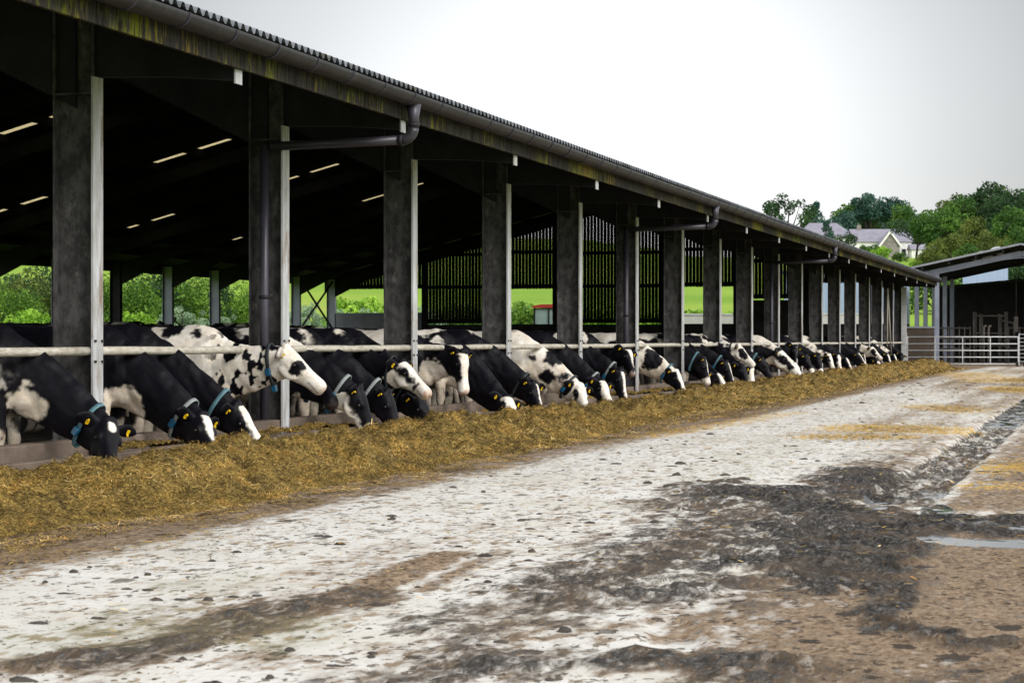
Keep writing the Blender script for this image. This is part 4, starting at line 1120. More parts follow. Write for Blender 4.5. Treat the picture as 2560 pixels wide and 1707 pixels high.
def finish_cow(body, NK, eyes, ears, s, loc, yaw, label, group, strap=None, box='side', tags=True, detail=True, et=0.80):
    o = bpy.data.objects.new('cow', body); COL.objects.link(o)
    body.materials.clear(); body.materials.append(M['cow'])
    o.location = loc; o.rotation_euler = (0, 0, yaw)
    props(o, label, 'cow', group)
    if detail:
        for e in eyes:
            V, F = [], []
            ellipsoid(V, F, e, np.eye(3) * 0.021 * s, 8); MB().add(V, F, True).build('eye', M['eye'], o)
    if tags:
        for k, (c, d, nn, wv) in enumerate(ears):
            if tags == 'one' and k == 1: continue
            cc = c + nn * 0.012
            m = obox(cc - wv * 0.012, d, wv, nn, 0.015, 0.021, 0.003)
            m.tube([tuple(cc + wv * 0.015), tuple(cc + wv * 0.015 + nn * 0.02)], 0.010, 8)
            m.build('ear_tag', M['tagyellow'], o)
    if strap:
        st, (c, sd, u, hw, hh, d) = ring_strap(NK, et, 0.042, M[strap], o)
        if box in ('side', 'both'):
            q = c - sd * hw * 0.93 - u * hh * 0.30
            obox(q - sd * 0.010, d, u, sd, 0.030, 0.040, 0.020).build('collar_box', M['tagblue'], st)
        if box in ('low', 'both'):
            q = c - u * (hh * 0.98 + 0.03)
            obox(q, d, u, sd, 0.027, 0.040, 0.024).build('collar_box', M['tagblue'], st)
    return o

def head_points(ppx, X, mpx, near=True, L=0.57):
    P = px(*ppx, X=X)
    u, v = (mpx[0] - 1280.0) / FPX, (mpx[1] - 851.0) / FPX
    d = Vector((-ST + u * CT, CT + u * ST, -v)); o = Vector((0, 0, EYE))
    # |o + t d - P| = L
    a = d.dot(d); b = 2 * d.dot(o - P); c = (o - P).dot(o - P) - L * L
    D = b * b - 4 * a * c
    t = (-b - math.sqrt(D)) / (2 * a) if D > 0 and near else ((-b + math.sqrt(D)) / (2 * a) if D > 0 else -b / (2 * a))
    return P, o + d * t

K = dict
black = lambda **k: K(dict(thr=0.575, belly=0.42, neckblack=1), **k)
pied = lambda **k: K(dict(thr=0.50), **k)
white = lambda **k: K(dict(thr=0.36, belly=0.8, head='white'), **k)
# poll px, X of poll, muzzle px, body dy, coat, strap, box, label
FEED = [
 ((279, 1050), -8.36, (287, 1170), 0.10, black(star=1, patch=[(0.42, -0.1, 0.66, 0.16, 1)]), 'strap_teal', 'side', 'black cow with a white forehead star feeding at the near end of the row'),
 ((512, 1034), -8.36, (553, 1145), 0.05, black(blaze=0.028, blazeprof=[1, 1.6, 1.4, .7, .2, 0], patch=[(-0.2, 0, 1.42, 0.22, 1), (0.35, -0.1, 0.60, 0.2, 1)]), 'strap_grey', 'side', 'black cow with a grey collar and blue box, head down right of the nearest flange'),
 ((600, 1008), -8.36, (680, 1126), 0.10, black(blaze=0.068, jaw=0, patch=[(-0.55, 0, 1.38, 0.3, 1)]), 'strap_teal', None, 'black cow with a broad white blaze feeding just left of the spotted cow'),
 ((722, 866), -8.52, (823, 958), 0.06, K(spots=0.535, patch=[(-0.25, -0.05, 1.30, 0.13, 0), (0.02, -0.1, 1.27, 0.07, 0), (-0.75, -0.1, 1.25, 0.26, 0), (-0.55, -0.3, 0.95, 0.22, 0)], head='white', eyepatch=0.062, ear=0.75, muzzle=(0.52, 0.33, 0.24), stain=0.35, belly=0.3,
      spotmask=lambda c: sstep(0.05, 0.35, c[:, 0])), 'strap_dark', 'both', 'white cow with small black spots lifting its head over the kerb'),
 ((812, 912), -8.85, (842, 1000), 0.02, pied(thr=0.55, head='black', patch=[(-0.3, -0.1, 1.3, 0.34, 1), (0.4, -0.1, 0.62, 0.22, 1)]), 'strap_grey', 'low', 'black headed cow half hidden behind the spotted cow with raised head'),
 ((905, 968), -8.36, (952, 1090), 0.05, pied(thr=0.56, blaze=0.0, jaw=1, nose=1, muzzle=(0.45, 0.28, 0.2), patch=[(0.45, -0.12, 0.9, 0.2, 0)]), 'strap_grey', 'both', 'black cow with white jaw and muzzle feeding below the raised heads'),
 ((976, 978), -8.36, (1014, 1088), 0.08, black(), 'strap_grey', 'side', 'plain black cow with grey collar, feeding left of the black cow whose head is covered'),
 ((1011, 901), -8.55, (1082, 974), 0.14, black(blaze=0.075, blazeprof=[1.2, 1.4, 1.1, .8, .9, 1.2], jaw=1, nose=1, muzzle=(0.55, 0.36, 0.27), ear=0), 'strap_dark', 'low', 'black cow with white face and pink nose raised between two feeding black cows'),
 ((1050, 985), -8.40, (1106, 1080), 0.55, black(), 'strap_dark', None, 'all black cow with its forehead close under the chin of a white faced cow'),
 ((1163, 880), -8.72, (1172, 978), 0.15, black(blaze=0.062, blazeprof=[1.3, 1.5, 1.2, .9, 1.2, 1.2], nose=1, muzzle=(0.55, 0.3, 0.27), patch=[(0.48, 0.0, 0.72, 0.26, 1), (-0.3, 0, 1.35, 0.3, 1)]), None, None, 'black and white cow with a white blaze staring straight at the viewer'),
 ((1274, 990), -8.30, (1294, 1050), 0.20, black(blaze=0.085, blazeprof=[1.2, 1.2, 1.1, 1.0, 1.1, 1.0], patch=[(-0.1, 0, 1.4, 0.2, 1), (0.36, 0, 0.55, 0.2, 1)]), None, None, 'black cow with a fully white face turned towards the viewer over the silage'),
 ((1340, 956), -8.36, (1364, 1036), 0.02, black(blaze=0.02, patch=[(0.3, -0.1, 0.6, 0.2, 1)]), 'strap_dark', None, 'black cow feeding left of the large white cow'),
 ((1455, 960), -8.36, (1474, 1020), 0.06, white(eyepatch=0.085, jaw=0, thr=0.30, patch=[(0.72, -0.05, 0.95, 0.16, 0), (0.60, -0.1, 0.62, 0.12, 0), (0.36, -0.2, 0.93, 0.06, 0), (0.9, 0, 0.6, 0.10, 0)]), 'strap_dark', 'side', 'large white cow with a few black neck patches, feeding'),
 ((1509, 950), -8.34, (1533, 1006), 0.08, black(blaze=0.07, blazeprof=[1.2, 1.3, 1.2, 1, 1, 1]), 'strap_grey', 'side', 'black cow with a white face feeding right of the large white cow'),
 ((1556, 926), -8.40, (1571, 1000), 0.10, black(blaze=0.035), 'strap_grey', 'side', 'black cow with narrow white nose stripe beside a flange, below the raised black head'),
 ((1574, 872), -8.72, (1590, 930), 0.25, black(blaze=0.05, blazeprof=[1.4, 1.6, 0.9, 0.2, 0, 0], nose=0, muzzle=(0.30, 0.22, 0.20)), None, None, 'black cow with white forehead patch looking out, head raised to the rail'),
 ((1694, 926), -8.40, (1719, 982), 0.05, pied(thr=0.42, blaze=0.055, head='black', patch=[(0.62, -0.1, 0.85, 0.22, 0), (0.2, 0, 0.95, 0.32, 1)]), 'strap_teal', 'side', 'white bodied cow with black neck and white blaze, feeding'),
 ((1764, 895), -8.55, (1781, 960), 0.10, black(blaze=0.04, nose=1, muzzle=(0.45, 0.3, 0.25), patch=[(-0.2, 0, 1.4, 0.25, 1)]), 'strap_teal', None, 'black cow with white blaze and pink nose, head half lowered'),
 ((1795, 932), -8.30, (1826, 972), 0.55, black(blaze=0.06), None, None, 'small white blazed black head deep in silage below a half raised head'),
 ((1820, 904), -8.40, (1842, 962), 0.12, black(blaze=0.03), 'strap_teal', 'side', 'black cow with blue collar box feeding left of the raised white faced cow'),
 ((1850, 862), -8.52, (1892, 908), 0.10, white(eyepatch=0.095, ear=0.1, muzzle=(0.5, 0.34, 0.25), thr=0.38), 'strap_dark', None, 'white faced cow with black eye patch raising its head in profile'),
 ((1858, 912), -8.36, (1872, 956), 0.50, black(), None, None, 'plain black cow feeding under the raised white faced profile'),
 ((1880, 905), -8.34, (1888, 960), 0.75, white(eyepatch=0.06, spots=0.62), None, None, 'white faced cow with dark blotches, feeding below the raised profile'),
 ((1908, 894), -8.40, (1938, 944), 0.10, black(), 'strap_teal', 'side', 'sleek black cow feeding right of the raised white faced profile'),
 ((1952, 872), -8.48, (2008, 930), 0.10, black(blaze=0.06, blazeprof=[1.8, 1.8, 1.1, .9, 1.1, 1.2], jaw=1, nose=1), None, None, 'black and white cow stretching its long blazed face over the silage'),
 ((1992, 864), -8.70, (1995, 908), 0.20, black(blaze=0.02, blazeprof=[0, 0, 0, 0, 1, 1]), None, None, 'black cow facing the viewer with both yellow ear tags showing'),
 ((2018, 888), -8.40, (2040, 930), 0.10, black(nose=1), None, None, 'black cow with white muzzle tip feeding'),
 ((2050, 890), -8.40, (2060, 932), 0.10, black(nose=1), None, None, 'black cow with pale nose feeding beside the black and white pair'),
 ((2076, 886), -8.40, (2092, 928), 0.05, pied(thr=0.5, blaze=0.085), None, None, 'white faced cow feeding, one of the far white faces'),
 ((2116, 894), -8.40, (2134, 924), 0.10, black(blaze=0.05), None, None, 'far black cow with white blaze bent to the silage'),
 ((2146, 880), -8.40, (2178, 924), 0.10, black(blaze=0.045), None, None, 'far black cow with long white stripe down to the silage'),
 ((2183, 868), -8.52, (2208, 894), 0.10, pied(thr=0.48, eyepatch=0.09, head='white'), None, None, 'far black and white cow with head raised in profile'),
 ((2196, 902), -8.35, (2204, 922), 0.60, black(blaze=0.06), None, None, 'far white blazed head below the far raised profile'),
 ((2220, 884), -8.40, (2234, 916), 0.10, black(blaze=0.07), None, None, 'far cow with bright white face, second from the gate post'),
 ((2256, 884), -8.45, (2256, 908), 0.10, black(), None, None, 'black cow feeding at the very end of the row beside the gate post'),
]
FEED += [
 ((1990, 908), -8.30, (2008, 940), 0.60, white(thr=0.4), None, None, 'low white face beside the long blazed face over the silage'),
 ((2098, 886), -8.40, (2106, 926), 0.05, black(blaze=0.075), None, None, 'second far white faced cow, black necked, right of the first'),
 ((2160, 884), -8.38, (2172, 926), 0.25, black(blaze=0.06), None, None, 'far black cow with white face left of the far raised profile'),
 ((2236, 886), -8.40, (2250, 914), 0.05, pied(thr=0.5, blaze=0.05), None, None, 'far dark cow with thin white blaze, third from the gate post'),
]
# a few more bodies, filling the row between those whose heads stand out
MUZZLES = []
def cow_row():
    for i, (pp, X, mp, dy, coat, strap, box, label) in enumerate(FEED):
        raised = pp[1] < 885 and X < -8.45
        P, Q = head_points(pp, X, mp); MUZZLES.append(Q)
        rnd = random.Random(i)
        yaw = (rnd.random() - 0.5) * 0.22
        wx = -9.52 - 0.08 * rnd.random() + (X + 8.4) * 0.5
        far = P.y
        vox = 0.0135 if far < 32 else 0.018 if far < 50 else 0.026
        loc = Vector((wx, P.y + dy - math.sin(yaw) * 1.1, FLOOR))
        roll = (rnd.random() - 0.5) * 0.2
        body, NK, eyes, ears, s = build_cow(loc, yaw, P, Q, roll, coat, i + 1, vox)
        finish_cow(body, NK, eyes, ears, s, loc, yaw, label, 'dairy cows feeding along the rail', strap, box, True, far < 60)
cow_row()
HOLLOWS += [(q.x + 0.05, q.y) for q in MUZZLES if q.z < 0.5]
build_heap()

def build_trough_silage():
    ys = [8.0]
    while ys[-1] < 70: ys.append(ys[-1] + max(0.03, 0.0025 * ys[-1]))
    ys = np.array(ys); xs = np.linspace(-8.93, -8.54, 13)
    Xg, Yg = np.meshgrid(xs, ys); X, Y = Xg.ravel(), Yg.ravel()
    P = np.stack([X, Y, X * 0], 1)
    Z = 0.02 + 0.15 * sstep(0.34, 0.62, fbm(P * 0.9 + 50, 3)) + 0.10 * (fbm(P * 5, 3) - 0.5) + 0.06 * (fbm(P * 16, 2) - 0.5)
    me = np_mesh('trough_silage', np.stack([X, Y, Z], 1), grid_faces(len(xs), len(ys)))
    o = link_mesh('trough_silage', me, M['silage'])
    props(o, 'leftover silage lying in the shallow trough between the two kerbs', 'silage', None, 'stuff')
build_trough_silage()

def inner_cows():
    """the second row: cows standing deeper in the barn, seen as backs and rumps above the rail"""
    protos = []
    specs = [(black(patch=[(-0.5, 0, 1.4, 0.22, 1)]), (0.75, 0.1, 1.30), (1.25, 0.15, 1.02)), (pied(thr=0.46, blaze=0.06), (0.85, -0.1, 1.05), (1.25, -0.2, 0.65)),
             (white(eyepatch=0.08, thr=0.40), (0.80, 0.12, 1.22), (1.28, 0.3, 0.95)), (pied(thr=0.54, blaze=0.03), (0.72, 0.15, 1.38), (1.20, 0.35, 1.15)),
             (K(thr=0.5, black=BROWN, blaze=0.07), (0.75, 0.0, 1.32), (1.22, -0.1, 1.05))]
    names = ['mostly black cow', 'black and white patched cow', 'mostly white cow', 'black cow with white splashes', 'red brown and white cow']
    for k, (coat, p, q) in enumerate(specs):
        protos.append(build_cow(Vector((0, 0, 0)), 0.0, Vector(p), Vector(q), 0.0, coat, 60 + k, 0.024))
    rs = random.Random(8)
    used = [0] * 5
    # (x, y, yaw deg, kind)
    spots = [(-12.9, 21.5, 178, 0), (-13.4, 24.6, 185, 1), (-12.8, 27.2, 90, 0), (-13.6, 30.4, 175, 3), (-12.9, 34.0, 184, 2), (-13.4, 37.5, 95, 1), (-13.2, 41.5, 180, 3), (-12.9, 45.5, 172, 4), (-13.6, 49.8, 186, 2), (-13.1, 54.5, 176, 1),
             (-16.4, 29.5, 88, 0), (-17.0, 36.5, -85, 3), (-16.2, 43.2, 80, 2), (-17.2, 50.5, 100, 1), (-16.6, 58.2, -80, 0), (-15.9, 66.0, 85, 1),
             (-21.8, 47.0, 0, 0), (-22.0, 54.5, 178, 3), (-22.2, 63.0, 5, 2), (-21.9, 70.5, 182, 1), (-27.0, 57.0, 90, 0), (-30.5, 62.0, 10, 3), (-30.8, 69.0, 175, 0), (-30.2, 76.5, 4, 1), (-13.2, 62.0, 182, 3), (-13.5, 70.5, 178, 2), (-13.0, 79.5, 185, 0)]
    depth_words = lambda x: 'behind the feeding row' if x > -14.5 else 'in mid barn' if x > -24 else 'at the far side'
    ordinal = ['first', 'second', 'third', 'fourth', 'fifth', 'sixth', 'seventh', 'eighth', 'ninth', 'tenth', 'eleventh', 'twelfth', 'thirteenth', 'fourteenth', 'fifteenth', 'sixteenth', 'seventeenth']
    for (x, y, yd, k) in spots:
        body, NK, eyes, ears, s = protos[k]
        z = FLOOR + 0.55 * float(sstep(-15, -36, np.array([x]))[0])
        # which bay of the front it is seen through
        u = x / y
        bay = 0
        for n in range(NB):
            if (PX / (Y0 + n * BAY)) < u: bay = n + 1
        bays = ordinal[min(bay, 16)]
        lab = '%s %s, %s opening from the near end' % (names[k], depth_words(x), bays)
        o = finish_cow(body, NK, eyes, ears, s, Vector((x, y, z)), R_(yd), lab, 'cows standing inside the barn', None, None, 'one' if x > -14.5 else False, False)
        used[k] += 1
inner_cows()
#PART4
# ------------------------------------------------------------------ gate, hurdle, end of the passage
gp = empty('gate_post', (PX + 0.02, YE, 0)); props(gp, 'pale galvanised post holding the field gate at the far end of the barn', 'gate post')
MB().box((-0.11, -0.13, -0.1), (0.11, -0.118, 3.55)).box((-0.006, -0.118, -0.1), (0.006, 0.118, 3.55)).box((-0.11, 0.118, -0.1), (0.11, 0.13, 3.55)).box((0.112, -0.13, 1.0), (0.125, 0.13, 1.5)).build('post', M['galv'], gp)
MB().box((-0.05, -0.15, 1.0), (0.06, -0.132, 1.25)).build('latch_plate', M['galv'], gp)

gate = empty('field_gate', (-8.86, YE + 0.2, 0)); props(gate, 'galvanised five bar field gate closing the end of the passage', 'gate')
GL = 4.83
for zz in (0.10, 0.40, 0.70, 1.0, 1.31):
    MB().tube([(0.0, 0, zz), (GL, 0.62, zz)], 0.024, 10).build('bar', M['galv'], gate)
for k, f in enumerate((0.0, 0.25, 0.5, 0.75, 1.0)):
    MB().box((f * GL - 0.022, f * 0.62 - 0.022, 0.08), (f * GL + 0.022, f * 0.62 - 0.012 + 0.004, 1.33)).build('upright', M['galv'], gate)
wl = MB().tube([(GL - 0.0, 0.50, 0.10), (GL, 0.62, 0.10)], 0.015, 8)
wl.tube([(GL - 0.02, 0.58, -0.0), (GL - 0.02, 0.63, 0.0)], 0.10, 14); wl.build('wheel', M['tyre'], gate, (0.0, 0.0, 0.08))

hd = empty('sheep_hurdle', (-3.95, YE - 0.2, 0)); props(hd, 'taller galvanised hurdle of close bars at the right edge of the picture', 'hurdle')
for zz in np.linspace(0.22, 1.42, 8): MB().tube([(0, 0, zz), (2.4, 0.2, zz)], 0.018, 8).build('bar', M['galv'], hd)
for x in (0, 0.45, 1.2, 2.4): MB().box((x - 0.02, x * 0.083 - 0.035, 0.05), (x + 0.02, x * 0.083 - 0.019, 1.46)).build('upright', M['galv'], hd)
MB().tube([(0.25, -0.05, 0.10), (0.25, 0.05, 0.10)], 0.11, 14).build('wheel', M['tyre'], hd)

t = empty('pen_wall', (-9.0, YE + 3.2, 0)); props(t, 'low brown stained wall behind the gate beside the gate post', 'wall')
MB().box((-0.35, 0, -0.1), (1.05, 0.2, 1.72)).build('wall', simple('dark_brown_wall', (0.085, 0.066, 0.052), (0.05, 0.04, 0.033), 2, 0.9, 0, 0.3, spec=0.1), t)  # even dark brown, deeper than the kerb concrete
MB().box((-0.38, -0.03, 1.722), (1.08, 0.23, 1.80)).build('coping', M['panel'], t)

# ------------------------------------------------------------------ open canopy shed beyond the gate
cs = empty('canopy_shed', (-4.05, 100, 0)); props(cs, 'open sided canopy shed with shallow gable of blue grey steel beyond the gate', 'shed')
CX, HW, CZ, CE = -4.05, 4.85, 5.62, 4.60
def cz(x): return CZ - (CZ - CE) * abs(x) / HW
def csb(mb, name, mat, par=None):
    return mb.build(name, mat, par or cs)
YR0, YR1 = -0.9, 13.2
for sgn in (-1, 1):
    xa, xb = 0.0, sgn * (HW + 0.25)
    n = 64
    V = []
    for x in (xa, xb):
        for k in range(n * 4 + 1):
            y = YR0 + (YR1 - YR0) * k / (n * 4); V.append((x, y, cz(x) + 0.02 * math.cos(k * math.pi / 2)))
    me = np_mesh('roof', np.array(V), grid_faces(n * 4 + 1, 2) if sgn < 0 else grid_faces(n * 4 + 1, 2)[:, ::-1], None, False)
    r = link_mesh('roof', me, M['roofout'], cs)
    csb(MB().bar((xa, YR0 - 0.03, cz(xa) - 0.02), (xb, YR0 - 0.03, cz(xb) - 0.02), 0.05, 0.09), 'verge', M['panel'], r)
    for k, f in enumerate((0.16, 0.40, 0.64, 0.88)):
        x = xb * f; csb(MB().box((x - 0.04, YR0 + 0.02, cz(x) - 0.22), (x + 0.04, YR1, cz(x) - 0.045)), 'purlin', M['dark'], r)
    for yy in (0.0, 4.8, 9.6):
        csb(MB().bar((0, yy, cz(0) - 0.42), (xb * 0.97, yy, cz(xb * 0.97) - 0.42), 0.16, 0.25), 'rafter', M['steelblue' if yy == 0 else 'dark'])  # rear frames darker than the front one: canopy shade put into colour
        csb(MB().prism([(0, cz(0) - 0.575), (sgn * 0.9, cz(0.9) - 0.54), (0, cz(0) - 0.64)], 'y', yy - 0.06, yy + 0.06), 'haunch', M['steelblue' if yy == 0 else 'dark'])
        csb(MB().box((sgn * (HW - 0.98) - 0.1, yy - 0.1, -0.2), (sgn * (HW - 0.98) + 0.1, yy + 0.1, cz(HW - 0.98) - 0.5)), 'post', M['steelblue'])
    o_ = np_mesh('shaded_underside', np.array([(x, y, cz(x) - 0.04) for x in (xa, xb) for y in (YR0 + 0.9, YR1)]), [[0, 1, 3, 2]], None, False); link_mesh('shaded_underside', o_, M['roofin'], r)  # dark sheet added to give the canopy's underside its shade
for xa, xb in ((-0.45, -1.9), (-2.1, -3.3)):           # translucent sheets in the left slope, seen from below
    s_ = MB().add([(xa, YR0 + 0.1, cz(xa) - 0.032), (xb, YR0 + 0.1, cz(xb) - 0.032), (xb, -0.1, cz(xb) - 0.032), (xa, -0.1, cz(xa) - 0.032)], [(0, 1, 2, 3)])
    csb(s_, 'rooflight', simple('yellowed_sheet', (0.60, 0.54, 0.34), (0.45, 0.40, 0.25), 3, 0.6))
v = MB()
v.prism([(-1.25 + 0.42 * math.cos(a), cz(1.25) - 0.05 + 0.36 * math.sin(a)) for a in np.linspace(0, math.pi, 10)], 'y', 3.0, 4.4)
v.prism([(-1.95 + 0.5 * math.cos(a), cz(1.95) - 0.15 + 0.42 * math.sin(a)) for a in np.linspace(0.2, math.pi, 10)], 'y', 3.4, 4.2)
csb(v, 'roof_vent', M['galv'])

for k, (yy, mat) in enumerate(((103.0, 'steelblue'), (105.5, 'steelblue'), (108.2, 'panel'))):
    t = MB().box((-0.10, -0.12, -0.2), (0.10, 0.12, 4.1)).box((-0.16, -0.18, -0.2), (0.16, 0.18, 0.1)).build('steel_stanchion', M[mat]); t.location = ((-9.12, -8.92, -8.72)[k], yy, 0)
    props(t, 'pale lilac grey steel stanchion behind the gate post, %s of three' % ('nearest', 'middle', 'farthest')[k], 'post', 'stanchions behind the gate post')

ds = empty('dark_shed', (-2.0, 113, 0)); props(ds, 'low black boarded shed with sloping roof edge filling the space behind the gate', 'shed')
m = MB(); x = -7.0; rr = random.Random(5)
while x < 7.0:
    e_ = 0.012 * (rr.random() < 0.5); m.prism([(x, -0.2), (x + 0.1955, -0.2), (x + 0.1955, 4.35 + 0.085 * (x + 2.0)), (x, 4.35 + 0.085 * (x + 1.81))], 'y', e_, 0.03 + e_); x += 0.196
m.build('boarded_wall', M['roofin'], ds)
MB().prism([(-7.2, 4.35 - 0.45), (7.2, 4.35 + 0.79), (7.2, 4.35 + 0.87), (-7.2, 4.35 - 0.36)], 'y', -0.35, 5).build('roof', M['roofin'], ds)
for x in (-6.5, -2.4, 1.5): MB().box((x - 0.1, -0.16, -0.2), (x + 0.1, -0.02, 4.2 + 0.085 * x)).build('post', M['dark'], ds)
pw = empty('pale_panel_wall', (-6.9, 121, 0)); props(pw, 'pale blue sheeted wall end showing above the black shed under the canopy', 'wall')
MB().box((-1.25, 0, 0), (1.25, 0.2, 5.35)).build('wall', M['bluewall'], pw); MB().box((-1.3, -0.03, 5.352), (1.3, 0.23, 5.45)).build('coping', M['panel'], pw)

# handling pens behind the gate
cr = empty('cattle_crush', (-5.75, 104.5, 0)); props(cr, 'rusty tubular cattle crush standing in the dark pens behind the gate', 'cattle crush')
for x in (-0.75, -0.45, 0.45, 0.75):
    for y in (0, 1.6): MB().tube([(x, y, -0.1), (x, y, 2.45 + 0.1 * (abs(x) > 0.5))], 0.045, 8).build('frame_upright', M['pen'], cr)
for zz in (0.9, 1.5, 2.35): MB().tube([(-0.75, 0, zz), (0.75, 0, zz)], 0.04, 8).build('cross_bar', M['pen'], cr)
for x in (-0.75, 0.75): MB().tube([(x, 0, 1.2), (x, 1.6, 1.2)], 0.035, 8).tube([(x, 0, 2.3), (x, 1.6, 2.3)], 0.035, 8).build('side_rail', M['pen'], cr)
MB().tube([(0.62, -0.1, 2.1), (1.15, -0.15, 2.0), (1.18, -0.15, 1.2)], 0.05, 8).build('lever', M['pen'], cr)
t = empty('water_pipe', (-5.75, 101.2, 0)); props(t, 'grey swan neck standpipe with two bent tops behind the gate', 'pipe')
for dx in (-0.09, 0.13): MB().tube([(dx, 0, -0.1), (dx, 0, 1.6), (dx + 0.02, 0, 1.8), (dx + 0.12, 0, 1.86)], 0.055, 10).build('pipe', M['pen'], t)
for k, (xa, xb, yy) in enumerate(((-8.4, -6.6, 103.2), (-4.8, -1.2, 103.6))):
    t = empty('pen_barrier', (xa, yy, 0)); props(t, ('long rusty feed barrier left of the cattle crush', 'long rusty feed barrier right of the cattle crush')[k], 'barrier', 'rusty barriers in the pens')
    L = xb - xa
    for zz in (0.35, 0.75, 1.25, 1.75): MB().tube([(0, 0, zz), (L, 0, zz)], 0.035, 8).build('rail', M['pen'], t)
    for q in np.linspace(0, L, 8): MB().tube([(q, 0, -0.1), (q + 0.0, 0, 1.82)], 0.03, 8).build('upright', M['pen'], t)
t = MB().tube([(0, 0, 2.3), (0, 0, 5.2)], 0.012, 6); t.box((-0.09, -0.06, 1.55), (0.09, 0.06, 2.3)); o = t.build('hanging_controller', M['pen']); o.location = (-4.42, 102.9, 0)
props(o, 'hanging control box on a thin cable under the canopy', 'control box')

# roof support props near the last columns: a leaning pole and a rope
o = MB().tube([(PX + 0.10, Y0 + 15 * BAY + 1.2, 3.3), (PX + 0.12, Y0 + 15 * BAY + 2.5, 0.6)], 0.03, 8).tube([(PX + 0.10, Y0 + 15 * BAY + 1.2, 3.3), (PX + 0.10, Y0 + 15 * BAY + 1.1, 0.9)], 0.022, 8).build('leaning_pole', M['rail'])
props(o, 'thin pale pole leaning against the rail near the gate', 'pole')

# ------------------------------------------------------------------ buildings and a tractor behind the gable end
nb = empty('blue_clad_building', (-13.6, 107, 0)); props(nb, 'pale blue sheeted farm building seen through the far right openings of the barn', 'building')
MB().box((-2.6, 0, 2.0), (3.4, 4, 4.55)).build('wall', M['bluewall'], nb); MB().box((-2.6, -0.05, -0.3), (3.4, 4.0, 1.998)).build('plinth', M['paneldark'], nb)
MB().prism([(-2.8, 4.552), (3.6, 4.552), (3.6, 4.65), (-2.8, 4.72)], 'y', -0.2, 4.2).build('roof', M['roofout'], nb)
ww = empty('white_yard_wall', (-16, 100.5, 0)); props(ww, 'low white rendered yard wall beyond the gable end', 'wall')
MB().box((-5.2, 0, -0.3), (5.6, 0.25, 2.38)).build('wall', M['whitewall'], ww); MB().box((-5.25, -0.03, 2.382), (5.65, 0.28, 2.46)).build('coping', M['whitewall'], ww)

tr = empty('tractor', (-27.3, 102.5, -0.2)); props(tr, 'tractor with red cab roof parked beyond the gable end', 'tractor')
MB().prism([(-0.78, 3.0), (0.78, 3.0), (0.86, 3.03), (0.80, 3.10), (0.4, 3.17), (-0.4, 3.17), (-0.80, 3.10), (-0.86, 3.03)], 'y', -0.9, 0.9).build('cab_roof', M['red'], tr)
cab = MB()
for x in (-0.76, 0.76):
    for y in (-0.8, 0.8): cab.bar((x, y, 1.3), (x * 0.98, y * 0.98, 3.0), 0.08, 0.08)
cab.box((-0.03, -0.84, 1.6), (0.03, -0.78, 2.99)); cab.build('cab_frame', M['dark'], tr)
MB().box((-0.72, -0.79, 1.62), (-0.035, -0.775, 2.98)).box((0.035, -0.79, 1.62), (0.72, -0.775, 2.98)).build('window', M['cabglass'], tr)
MB().box((-0.72, 0.775, 1.62), (0.72, 0.79, 2.98)).build('window', M['cabglass'], tr)
MB().box((-0.75, -0.85, 0.6), (0.75, 0.75, 1.298)).box((-0.4, 0.76, 0.75), (0.4, 2.7, 1.6)).build('body', M['red'], tr)
for x in (-0.95, 0.95):
    wh = MB().tube([(x - 0.22, -0.2, 0.85), (x + 0.22, -0.2, 0.85)], 0.85, 20).build('rear_wheel', M['tyre'], tr)
    wh = MB().tube([(x * 0.85 - 0.15, 2.2, 0.55), (x * 0.85 + 0.15, 2.2, 0.55)], 0.55, 18).build('front_wheel', M['tyre'], tr)

# ------------------------------------------------------------------ farmhouse on the hill
T_H = 520.0
hx = px(2080, 640, t=T_H)
gz = float(terrain_h(np.array([hx.x]), np.array([hx.y]))[0])
house = empty('farmhouse', (hx.x, hx.y, gz), TH); props(house, 'white farmhouse with grey slate roofs and a stone gabled porch on the hill', 'house')
ZB = px(2080, 640, t=T_H).z - gz           # picture base of the house above local ground
K_ = T_H / FPX
def hl(x, y): return ((x - 2080) * K_, (851 - y) * K_ + EYE - gz)
def hb(mb, name, mat, par=None): return mb.build(name, mat, par or house)
def xz(x, y): a, b = hl(x, y); return a, b
# main block
xa, ze = xz(1992, 592); xb, _ = xz(2140, 592); _, zr = xz(0, 555)
hb(MB().box((xa + 0.5, 0, -3), (xb - 0.5, 9, ze)), 'wall', M['whitewall'])
m = MB(); rx0, rx1 = xz(2030, 0)[0], xz(2098, 0)[0]
m.add([(xa, -0.5, ze), (xb, -0.5, ze), (xb, 9.5, ze), (xa, 9.5, ze), (rx0, 4.5, zr), (rx1, 4.5, zr)], [(0, 1, 5, 4), (1, 2, 5), (2, 3, 4, 5), (3, 0, 4), (3, 2, 1, 0)])
hb(m, 'roof', M['slate'])
# long wing to the right
xa, ze = xz(2128, 606); xb, _ = xz(2278, 606); _, zr = xz(0, 572)
hb(MB().box((xa, -2.5, -3), (xb - 0.4, 6, ze)), 'wall', M['whitewall'])
rf = hb(MB().prism([(-3.0, ze), (6.4, ze), (1.7, zr)], 'x', xa - 0.2, xb), 'roof', M['slate'])
for cx in (2150, 2250): 
    c0, _ = xz(cx, 0); hb(MB().box((c0 - 0.5, 1.3, zr - 0.6), (c0 + 0.5, 2.1, zr + 1.0)), 'chimney', M['stone'], rf)
